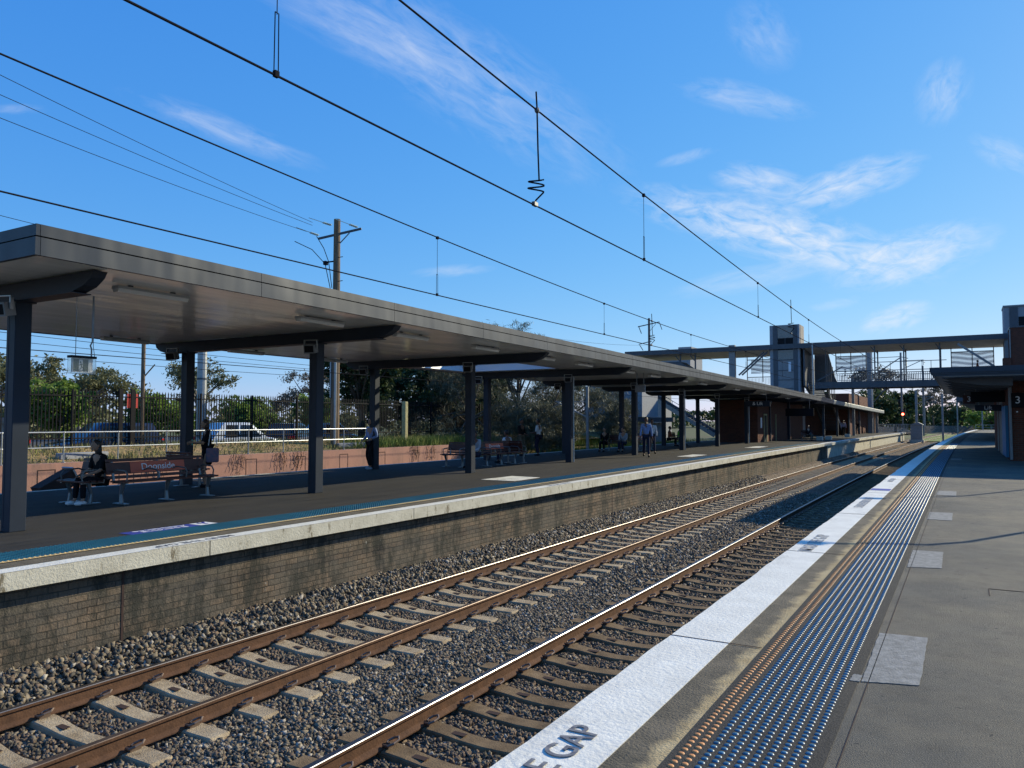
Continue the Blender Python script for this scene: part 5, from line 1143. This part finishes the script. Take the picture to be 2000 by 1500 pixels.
# feathery casuarinas behind island, px 870..1260
CT = [(-27.5, 41, 6.8, 2.7, 'first broad feathery dark tree, right of the spiked fence'), (-25.0, 47, 5.4, 2.4, 'second feathery tree behind the standing pair'), (-26.5, 54, 6.2, 2.6, 'third feathery tree, behind the slim grey mast'), (-25.8, 61, 5.2, 2.2, 'fourth feathery tree behind the seated people'), (-29.0, 50, 9.6, 2.6, 'tall feathery tree whose tips rise over the canopy roof'), (-28, 67, 4.8, 2.2, 'farthest feathery tree by the grey cabin'), (-23.4, 43.5, 3.4, 1.6, 'low feathery bush by the platform edge')]
for i, (x, y, h, R, lab) in enumerate(CT):
    bl = [(RR.uniform(-R, R) * .75, RR.uniform(-R, R) * .75, RR.uniform(.12, .92) * h, RR.uniform(.9, 1.4), RR.uniform(.9, 1.4), RR.uniform(.9, 1.5)) for _ in range(15)] + [(0, 0, h * .8, .9, .9, h * .2)]
    tree('casuarina_tree', x, y, -.5, bl, 15000, .17, 'casuarina', 'bark', lab, 30 + i, .16, droop=.35, clump=.42, asp=9, nc=40, group='feathery trees behind the island platform')
# dense dark trees px 560..880
DT = [(-31.5, 35.5, 6.2, 2.6, 'tall dark leafy tree just left of the big pole'), (-32.5, 41.5, 5.6, 2.8, 'dark leafy tree right of the big pole behind the fence'), (-33, 48, 5.8, 3.0, 'wide dark tree deep behind the fence in the middle'), (-31, 45, 4.6, 2.2, 'lower dark tree beside the fence end'), (-34.5, 54.5, 6, 2.8, 'dark tree at the back of the feathery ones')]
for i, (x, y, h, R, lab) in enumerate(DT):
    bl = [(RR.uniform(-R, R) * .8, RR.uniform(-R, R) * .8, RR.uniform(.28, .95) * h, RR.uniform(.8, 1.3), RR.uniform(.8, 1.3), RR.uniform(.7, 1.1)) for _ in range(16)]
    tree('leafy_tree', x, y, .3, bl, 13000, .12, 'dark_leaf', 'bark', lab, 50 + i, .2, clump=.4, asp=1.8, nc=40)
# gums left
GT = [(-41, 15.0, 6.4, 3.2, 'big gum tree at the left edge with loose clumps', 'gum', 9000), (-58, 27, 6.0, 3.6, 'gum tree with domed crown behind the black hatchback', 'gum', 9000), (-60, 46, 7.0, 3.0, 'thin gum tree left of the second back post', 'gum', 5000), (-58, 58, 6.4, 4.0, 'sparse grey gum tree behind the white car', 'grey_leaf', 5000), (-57, 66, 7.2, 3.6, 'sparse grey gum tree right of the white car', 'grey_leaf', 5000), (-62, 36, 5.5, 3.4, 'olive gum tree behind the blue car', 'gum', 7000)]
for i, (x, y, h, R, lab, lm, n) in enumerate(GT):
    bl = [(RR.uniform(-R, R), RR.uniform(-R, R), RR.uniform(.45, .98) * h, RR.uniform(.6, 1.2), RR.uniform(.6, 1.2), RR.uniform(.35, .7)) for _ in range(16)]
    tree('gum_tree', x, y, .3, bl, n, .15, lm, 'pale_bark', lab, 70 + i, .2, clump=.5, asp=2.5, nc=34)
# bright shrubs
for i, (x, y, h, R, lab) in enumerate(((-37.5, 20.8, 2.9, 1.5, 'bright green round shrub behind the blue car'), (-38.5, 26.6, 2.7, 2.0, 'bright green round shrub left of the second post'), (-38, 33.2, 2.4, 1.8, 'bright green hedge behind the dark car with tail lights'), (-37, 15.8, 2.2, 1.6, 'yellow green shrub behind the black hatchback'), (-37.5, 38.2, 2.6, 1.5, 'green bush left of the pale post'))):
    bl = [(RR.uniform(-R, R) * .6, RR.uniform(-R, R) * .6, RR.uniform(.3, .8) * h, .8, .8, .7) for _ in range(9)]
    tree('shrub', x, y, .6, bl, 7000, .10, 'bright_leaf', 'bark', lab, 90 + i, .06, clump=.3, asp=1.6, nc=30, cat='shrub')
# right far trees
FT = [((-20, 150), 8, 4.5, 'dark_leaf', 'dark tree behind the railing at the island platform end'), ((-15.5, 158), 8.5, 4.5, 'dark_leaf', 'dark tree behind the red signal'), ((-11.5, 165), 8.5, 4.2, 'dark_leaf', 'dark tree just right of the red signal'), ((-18, 205), 16, 5, 'grey_leaf', 'tall sparse gum far behind the signal'), ((6, 215), 6, 5, 'bright_leaf', 'green bush far beyond the lawn'), ((12, 235), 6, 5, 'bright_leaf', 'bright green bush far down the line'), ((-1, 225), 6.5, 5, 'dark_leaf', 'mid green bush left of the brown sign'), ((4, 262), 14, 5, 'grey_leaf', 'sparse gum far beyond the masts'), ((24, 270), 11, 9, 'dark_leaf', 'broad spreading tree far under the awning'), ((34, 255), 8, 5, 'bright_leaf', 'green tree at the far right under the awning'), ((-32, 160), 9, 5, 'gum', 'gum tree far behind the brick building'), ((-8, 262), 14, 5, 'grey_leaf', 'faint far gum between the masts'), ((19, 225), 5, 4, 'gum', 'low olive bush beyond the platform barrier')]
for i, ((x, y), h, R, lm, lab) in enumerate(FT):
    bl = [(RR.uniform(-R, R), RR.uniform(-R, R), RR.uniform(.3 if lm != 'grey_leaf' else .55, .92) * h, R * .38, R * .38, R * .32) for _ in range(14)]
    tree('distant_tree', x, y, -1.4, bl, 6000 if lm != 'grey_leaf' else 2600, .3, lm, 'bark', lab, 120 + i, .25, clump=.9, asp=1.8, nc=30, group='trees far down the line')
# far-off belt of woodland
r = np.random.default_rng(9); bl = [(r.uniform(-260, 220), r.uniform(330, 420), r.uniform(1, 6.5), 9, 9, 4.5) for _ in range(90)]
V, F = crown(bl, 26000, .9, r, 0, 2.4, 1.6, 30); tag(npmesh('distant_woodland', V, F, M['dark_leaf']), 'low belt of woodland along the horizon', 'woodland', kind='stuff')
r = np.random.default_rng(10); bl = [(r.uniform(-130, -80), r.uniform(0, 150), r.uniform(0, 4), 5, 5, 3) for _ in range(60)]
V, F = crown(bl, 24000, .4, r, 0, 1.4, 1.6, 30); tag(npmesh('distant_woodland', V, F, M['gum']), 'low olive tree belt behind the car park', 'woodland', kind='stuff')
# lawn and far embankment
mb = MB(); mb.add([(-7, 127, -1.30), (-1.5, 127, -1.30), (4, 190, -1.25), (-7, 190, -1.25)], [(0, 1, 2, 3)]); tag(mb.build('lawn', M['lime']), kind='structure')
mb = MB(); mb.add([(-30, 190, -1.2), (60, 270, -1.2), (60, 272, .4), (-30, 192, .4)], [(0, 1, 2, 3)]); tag(mb.build('far_bank', M['ballast']), kind='structure')
mb = MB(); mb.add([(-30, 192, .41), (60, 272, .41), (60, 276, .41), (-30, 196, .41)], [(0, 1, 2, 3)]); tag(mb.build('far_road', M['patch']), kind='structure')
# fallen grey panel box against pink wall + vines
for i, y in enumerate((17.6, 21.3, 23.6, 24.6, 33.0, 34.4)):
    r = np.random.default_rng(200 + i); t = tag(empty('hanging_vine', (-25.46, y, .25), 0), f'{NTH[i]} dry vine trailing down the pink wall from the left', 'vine'); mb = MB()
    for _ in range(7):
        a = r.uniform(-.35, .35); pts = [(0, a, .05)]
        for k_ in range(6): pts.append((r.uniform(.01, .06), pts[-1][1] + r.uniform(-.06, .06), pts[-1][2] - r.uniform(.06, .17)))
        mb.tube(pts, .008, 4)
    mb.build('vine_stem', M['vine'], t)
    bl = [(.03, r.uniform(-.3, .3), r.uniform(-.6, 0), .06, .12, .2) for _ in range(6)]; V, F = crown(bl, 90, .025, r, .3, .1, 2, 10); npmesh('vine_leaves', V, F, M['vine'], t)
fbx = empty('wall_hatch', (-22.4, 12.55, -.28), 0, 'tilted grey box lid leaning by the pink wall left of the seated woman', 'box')
mb = MB(); T = Matrix.Rotation(radians(28), 4, 'X'); mb.box(-.25, -.62, -.05, .25, .38, .40, T); mb.build('box_body', M['groove'], fbx); mb = MB(); mb.box(-.27, .381, -.1, .27, .43, .45, T); mb.build('box_lid', M['galv'], fbx)

# ================================================================== benches
def bench(L_, arms, label, panel=True, text=True):
    """long axis local X, seat toward -Y, back at +Y"""
    r = empty('platform_bench', (0, 0, 0), 0, label, 'bench', 'name board benches under the canopy')
    for k_, (y, z) in enumerate(((-.36, .43), (-.22, .44), (-.08, .43))):
        mb = MB(); mb.bbox(-L_ / 2, y - .06, z, L_ / 2, y + .06, z + .035, .006); mb.build('seat_slat', M['bench_wood'], r)
    T = Matrix.Translation((0, .06, .45)) @ Matrix.Rotation(radians(-12), 4, 'X')
    for z0, z1 in ((.04, .10), (.13, .37), (.385, .44)):
        mb = MB(); mb.box(-L_ / 2, -.018, z0, L_ / 2, .018, z1, T); mb.build('back_slat', M['bench_wood'], r)
    if panel:
        mb = MB(); mb.box(-L_ * .28, -.024, .14, L_ * .28, -.0185, .36, T); p_ = mb.build('name_panel', M['sign_orange'], r)
        textmesh('lettering', 'Doonside', .19, T @ Matrix.Translation((0, -.026, .25)) @ Matrix.Rotation(pi / 2, 4, 'X') @ Matrix.Diagonal((1.05, 1, 1, 1)), M['sign_white'], p_)
    for x in (-L_ / 2 + .12, L_ / 2 - .12) + ((0,) if L_ > 1.9 else ()):
        mb = MB(); mb.tube([(x, -.22, 0), (x, -.2, .2), (x, -.26, .42)], [.045, .032, .05], 8); mb.bar((x, -.4, .42), (x, .05, .42), .05, .03); mb.bbox(x - .06, -.4, 0, x + .06, -.02, .025, .008); mb.bar((x, .04, .40), (x, .15, .85), .045, .03, up=(0, 1, 0)); mb.build('bench_leg', M['cast'], r)
    for x in [-L_ / 2 + .12 + (L_ - .24) * k_ / (arms - 1) for k_ in range(arms)]:
        mb = MB(); mb.tube([(x, -.38, .46), (x, -.40, .58), (x, -.34, .66), (x, -.05, .68), (x, .07, .64)], .016, 6); mb.build('armrest', M['cast'], r)
    return r
b1 = bench(2.25, 4, 'long maroon bench with orange name panel facing the tracks, beside the second post'); b1.location = (-14.62, 10.25, 0); b1.rotation_euler = (0, 0, pi / 2)
def mk(src, loc, rz, lab): return copy_tree(src, loc, rz, lab)
b2 = bench(.95, 2, 'maroon bench seen end on with the seated woman in black', panel=False); b2.location = (-15.3, 9.15, 0)
b1b = mk(b1, (-15.15, 24.6, 0), pi / 2, 'second maroon name panel bench behind the third front post'); mk(b2, (-15.75, 22.9, 0), 0, 'end on bench carrying the person in the grey blue shirt')
mk(b2, (-15.2, 25.9, 0), pi, 'bench facing away, carrying the person in white'); mk(b2, (-16.3, 38.9, 0), 0, 'dark bench of the person in teal beside the fifth post'); mk(b1, (-15.7, 41, 0), pi / 2, 'dark name panel bench behind the walking man')
mk(b2, (-16.8, 50.0, 0), pi / 2, 'dim bench beneath the person in the lime vest'); mk(b2, (wx(-11.6, 67), 67.2, 0), 0, 'bench by the doorway of the station building'); mk(b2, (-16.8, 12.4, 0), pi, 'bench end by the standing woman behind the second back post')

# ================================================================== people
def skin_obj(name, J, E_, mat, parent, sub=1, root=0, extra=None):
    names = list(J); me = bpy.data.meshes.new(name); me.from_pydata([J[n][0] for n in names], [(names.index(a), names.index(b)) for a, b in E_], [])
    o = bpy.data.objects.new(name, me); COL.objects.link(o); mod = o.modifiers.new('s', 'SKIN'); mod.use_smooth_shade = True
    lay = me.skin_vertices[0].data
    for i, n in enumerate(names):
        rr = J[n][1]; lay[i].radius = (rr, rr) if not isinstance(rr, tuple) else rr; lay[i].use_root = (i == root)
    if sub: sm = o.modifiers.new('u', 'SUBSURF'); sm.levels = sub; sm.render_levels = sub
    dg = bpy.context.evaluated_depsgraph_get(); em = bpy.data.meshes.new_from_object(o.evaluated_get(dg)); bpy.data.objects.remove(o)
    if extra:
        bm = bmesh.new(); bm.from_mesh(em)
        t = bpy.data.meshes.new('t'); t.from_pydata(extra.v, [], extra.f); bm.from_mesh(t); bm.to_mesh(em); bm.free()
    em.materials.clear(); q = link(name, em, mat, parent, True); return q
def leg(hip, foot, kd, l1, l2):
    """knee position between hip and ankle bending towards kd"""
    a = Vector(hip); b = Vector(foot); d = b - a; Ld = min(d.length, (l1 + l2) * .999); d.normalize(); x = (l1 * l1 - l2 * l2 + Ld * Ld) / (2 * Ld); h = sqrt(max(0, l1 * l1 - x * x))
    k_ = Vector(kd); k_ = (k_ - d * k_.dot(d)); k_.normalize(); return a + d * x + k_ * h
def person(loc, rz, pose, label, shirt, trousers, hairm='hair', shoe='black', skin='skin', hands=True, hair='short', H=1.72, sleeves='long', dress=False, fem=False):
    """faces local +Y"""
    s = H / 1.75; r = empty('person', loc, rz, label, 'person'); sh = .185 if not fem else .165
    sit = pose.get('sit', False); ph = .50 if sit else .95
    lean = pose.get('lean', 0); P0 = Vector((0, 0, ph)); up = Vector((0, sin(lean), cos(lean)))
    waist = P0 + up * .14; chest = P0 + up * .38; neck = P0 + up * .53 ; nod = pose.get('nod', 0); hd = Vector((0, sin(lean + nod), cos(lean + nod)))
    headb = neck + hd * .08; headc = neck + hd * .17 + Vector((0, .02, 0))
    J = {'pel': (P0, (.13, .10)), 'waist': (waist, (.115, .09)), 'chest': (chest, (.145, .10)), 'neck': (neck, .052), 'head': (headb, .05)}
    E_ = [('pel', 'waist'), ('waist', 'chest'), ('chest', 'neck'), ('neck', 'head')]
    T = {k_: v for k_, v in J.items() if k_ in ('pel', 'waist', 'chest')}; TE = [('pel', 'waist'), ('waist', 'chest')]
    TR_ = {'pel': (P0, (.14, .11))}; TRE = []
    for sd_, sg in (('l', -1), ('r', 1)):
        hip = P0 + Vector((sg * .09, 0, -.04)); ft_ = Vector(pose['feet'][0 if sg < 0 else 1]); ft_.x += sg * .0
        kn = leg(hip, ft_, (0, 1, .2 if not sit else 1.5), .43, .43); toe = ft_ + Vector((sg * .02, .15, -.045)); heel = ft_ + Vector((0, -.03, -.04))
        J.update({sd_ + 'hip': (hip, .085), sd_ + 'kn': (kn, .052), sd_ + 'an': (ft_, .036), sd_ + 'toe': (toe, .032)}); E_ += [('pel', sd_ + 'hip'), (sd_ + 'hip', sd_ + 'kn'), (sd_ + 'kn', sd_ + 'an'), (sd_ + 'an', sd_ + 'toe')]
        TR_.update({sd_ + 'hip': (hip, .098), sd_ + 'kn': (kn, .068), sd_ + 'an': (ft_ + Vector((0, 0, .03)), .056)}); TRE += [('pel', sd_ + 'hip'), (sd_ + 'hip', sd_ + 'kn'), (sd_ + 'kn', sd_ + 'an')]
        sho = chest + up * .09 + Vector((sg * sh, 0, 0)); ha = Vector(pose['hands'][0 if sg < 0 else 1]); el = leg(sho, ha, pose.get('elbow', (sg * .4, -1, -.3)), .29, .26)
        J.update({sd_ + 'sh': (sho, .06), sd_ + 'el': (el, .040), sd_ + 'wr': (ha, .028)}); E_ += [('chest', sd_ + 'sh'), (sd_ + 'sh', sd_ + 'el'), (sd_ + 'el', sd_ + 'wr')]
        T.update({sd_ + 'sh': (sho, .075), sd_ + 'el': (el, .055)}); TE += [('chest', sd_ + 'sh'), (sd_ + 'sh', sd_ + 'el')]
        if sleeves == 'long': T[sd_ + 'wr'] = (el.lerp(ha, .85), .042); TE.append((sd_ + 'el', sd_ + 'wr'))
        if hands:
            fd = (ha - el).normalized(); pm = ha + fd * .05; J[sd_ + 'pm'] = (pm, (.034, .018)); E_.append((sd_ + 'wr', sd_ + 'pm')); sdv = fd.cross(Vector((0, 1, 0))); sdv = sdv.normalized() if sdv.length > .1 else Vector((1, 0, 0))
            cur = Vector((0, .3, -.2)) if fd.z < -.5 else Vector((0, 0, -.5))
            for fi in range(4):
                o1 = pm + sdv * (.024 - .016 * fi) + fd * .035; ln = (.07, .08, .075, .06)[fi]; o2 = o1 + (fd + cur * .3).normalized() * ln * .5; o3 = o2 + (fd + cur * .9).normalized() * ln * .5
                J[f'{sd_}a{fi}'] = (o1, .010); J[f'{sd_}b{fi}'] = (o2, .009); J[f'{sd_}c{fi}'] = (o3, .0075); E_ += [(sd_ + 'pm', f'{sd_}a{fi}'), (f'{sd_}a{fi}', f'{sd_}b{fi}'), (f'{sd_}b{fi}', f'{sd_}c{fi}')]
            t1 = ha + fd * .03 + sdv * .035; t2 = t1 + (fd + sdv * .6).normalized() * .045; J[sd_ + 't1'] = (t1, .011); J[sd_ + 't2'] = (t2, .009); E_ += [(sd_ + 'wr', sd_ + 't1'), (sd_ + 't1', sd_ + 't2')]
        mb = MB(); d = (toe - heel); Ms = Matrix.Rotation(atan2(d.z, 1), 4, 'X'); mb.ball(ft_ + Vector((sg * .01, .055, -.045)), (.048, .135, .052), 10, 8); so2 = mb.build('shoe', M[shoe] if shoe in M else M['black'], r, smooth=True); so2.scale = (s,) * 3
    # head with nose, ears
    hx = MB(); hx.ball(headc, (.076, .095, .115), 16, 12); hx.ball(headc + Vector((0, .088, -.02)), (.013, .022, .022), 6, 5); hx.ball(headc + Vector((0, .055, -.075)), (.045, .04, .035), 8, 6)
    for sg in (-1, 1): hx.ball(headc + Vector((sg * .077, -.005, -.01)), (.012, .022, .03), 6, 5)
    b = skin_obj('body', J, E_, M[skin], r, 1, 0, hx); b.scale = (s,) * 3
    mb = MB()
    for sg in (-1, 1): mb.ball(headc + Vector((sg * .03, .083, .012)), (.012, .008, .007), 6, 5)
    mb.box(headc.x - .025, headc.y + .086, headc.z - .058, headc.x + .025, headc.y + .094, headc.z - .05); q = mb.build('face_features', M['hair'], r); q.scale = (s,) * 3
    q = skin_obj('shirt', {k_: (v[0], tuple(a * 1.14 for a in v[1]) if isinstance(v[1], tuple) else v[1]) for k_, v in T.items()}, TE, M[shirt], r); q.scale = (s,) * 3
    if dress:
        TR_ = {'pel': (P0, (.17, .15)), 'hem': (P0 + Vector((0, .02, -.42)), (.2, .17)), 'w': (waist, (.14, .11))}; TRE = [('w', 'pel'), ('pel', 'hem')]
    q = skin_obj('trousers' if not dress else 'skirt', TR_, TRE, M[trousers], r); q.scale = (s,) * 3
    mb = MB(); mb.ball(headc + Vector((0, -.018, .022)), (.084, .098, .108), 14, 10)
    if hair == 'long':
        mb.ball(headc + Vector((0, -.06, -.10)), (.09, .06, .17), 12, 8); mb.ball(headc + Vector((0, -.07, -.24)), (.085, .045, .13), 10, 8)
    if hair == 'bob': mb.ball(headc + Vector((0, -.045, -.06)), (.098, .075, .11), 12, 8)
    h_ = mb.build('hair', M[hairm], r, smooth=True); h_.scale = (s,) * 3
    # cut the face free: push front verts of hair cap back
    for v in h_.data.vertices:
        if v.co.y > headc.y + .02 and v.co.z < headc.z + .055: v.co.y = headc.y + .02 - (v.co.y - headc.y) * .2
    return r
ST = dict(feet=((-.10, 0, .08), (.10, .03, .08)), hands=((-.26, .06, .84), (.26, .06, .84)))
SIT = dict(sit=True, feet=((-.11, .42, .08), (.11, .46, .08)), hands=((-.13, .34, .60), (.13, .34, .60)), lean=.08)
WALK = dict(feet=((-.09, .30, .10), (.09, -.28, .12)), hands=((-.27, -.12, .86), (.27, .20, .88)), lean=.05)
PHONE = dict(feet=ST['feet'], hands=((-.08, .36, 1.16), (.10, .34, 1.14)), nod=.35)
p = person((-15.08, 9.22, 0), pi, dict(SIT, nod=.25), 'seated woman with long black hair, black clothes and white shoes on the end on bench', 'c_black', 'c_black', shoe='shoe_white', hair='long', sleeves='short', H=1.70, fem=True)
p = person((-16.35, 12.75, 0), radians(150), PHONE, 'standing woman in black looking at a green phone beside the second back post', 'c_black', 'c_black', hairm='hair_brown', hair='bob', sleeves='short', H=1.68, dress=True, fem=True)
ph_ = empty('phone', (-16.5, 12.42, 1.12), radians(150), 'green cased phone held by the standing woman', 'phone'); bx('phone_case', M['c_mint'], -.05, -.01, -.07, .05, .01, .07, ph_)
tb = empty('tote_bag', (-16.12, 12.72, .62), radians(60), 'striped tote bag with white straps hanging at the standing woman\'s side', 'bag'); mb = MB(); mb.bbox(-.15, -.04, 0, .15, .04, .36, .03); mb.build('bag_body', M['c_tote'], tb); mb = MB(); mb.tube([(-.1, 0, .42), (-.06, -.03, .75), (0, -.05, .82), (.06, -.03, .75), (.1, 0, .42)], .012, 5); mb.build('bag_strap', M['shoe_white'], tb)
person((-17.6, 20.35, 0), radians(170), dict(ST, hands=((-.2, .18, 1.05), (.2, .2, 1.0)), feet=((-.12, .12, .08), (.12, -.05, .08))), 'man in blue top and dark trousers leaning half hidden behind the third back post', 'c_blue', 'c_black', shoe='c_grey')
person((-15.0, 22.95, 0), pi, SIT, 'seated person in grey blue shirt left of the third front post', 'c_grey', 'c_navy', skin='skin_dark', sleeves='long')
person((-15.5, 26.0, 0), radians(80), SIT, 'seated person in white seen from behind over the second name bench', 'c_white', 'c_navy', skin='skin_dark')
person((-18.15, 31.7, 0), radians(-95), dict(ST, hands=((-.2, .22, 1.0), (.1, .3, 1.05))), 'standing person in dark top and khaki trousers facing the one in white', 'c_black', 'c_khaki', skin='skin_dark')
person((-17.55, 32.3, 0), radians(100), dict(ST, hands=((-.15, .3, 1.1), (.2, .2, 1.1))), 'standing person in white shirt and navy trousers before the feathery tree', 'c_white', 'c_navy', skin='skin_dark', sleeves='short')
wm = person((-12.55, 33.4, 0), radians(-157), WALK, 'man in pale blue shirt and dark trousers walking toward the camera', 'c_blue', 'c_navy', skin='skin_dark', H=1.8)
bp_ = empty('backpack', (-12.47, 33.55, 1.05), radians(-157), 'dark backpack worn by the walking man', 'bag'); mb = MB(); mb.bbox(-.15, -.24, 0, .15, -.11, .42, .04); mb.build('bag_body', M['c_black'], bp_); mb = MB()
for sg in (-1, 1): mb.tube([(sg * .10, -.12, .1), (sg * .15, .02, .12), (sg * .13, .11, .3), (sg * .10, .02, .44), (sg * .10, -.12, .4)], .014, 5)
mb.build('bag_strap', M['c_black'], bp_)
person((-13.6, 37.0, 0), radians(-150), WALK, 'person in white partly hidden behind the walking man', 'c_white', 'c_navy', skin='skin_dark', H=1.72, hands=False)
person((-15.9, 38.9, 0), pi, dict(SIT, nod=.3), 'seated person in teal shirt looking down beside the fifth front post', 'c_grey', 'c_navy', hands=False)
person((-16.9, 38.7, 0), pi, SIT, 'dark seated figure next to the person in teal', 'c_black', 'c_black', hands=False)
person((-16.75, 50.6, 0), radians(-60), dict(SIT, lean=.2), 'seated worker in a lime green vest behind the posts', 'c_vis', 'c_navy', hands=False, skin='skin_dark')
person((-16.9, 49.2, 0), radians(-60), SIT, 'seated figure in brown next to the lime vest', 'c_red', 'c_black', hands=False, skin='skin_dark')
person((wx(-11.5, 67), 67.0, 0), radians(-120), SIT, 'seated person in dark clothes on the far station bench', 'c_black', 'c_khaki', hands=False)
person((wx(-12.0, 89), 89.5, 0), radians(10), WALK, 'person in lavender shirt and dark shorts walking away down the island', 'c_lav', 'c_black', hands=False)
person((wx(-12.6, 104), 104, 0), radians(160), ST, 'distant standing person in dark top under the old awning', 'c_black', 'c_khaki', hands=False)
person((wx(1.2, 83) - .65, 85.6, 5.72), radians(-90), WALK, 'person in orange brown shirt crossing the footbridge', 'c_red', 'c_black', hands=False)
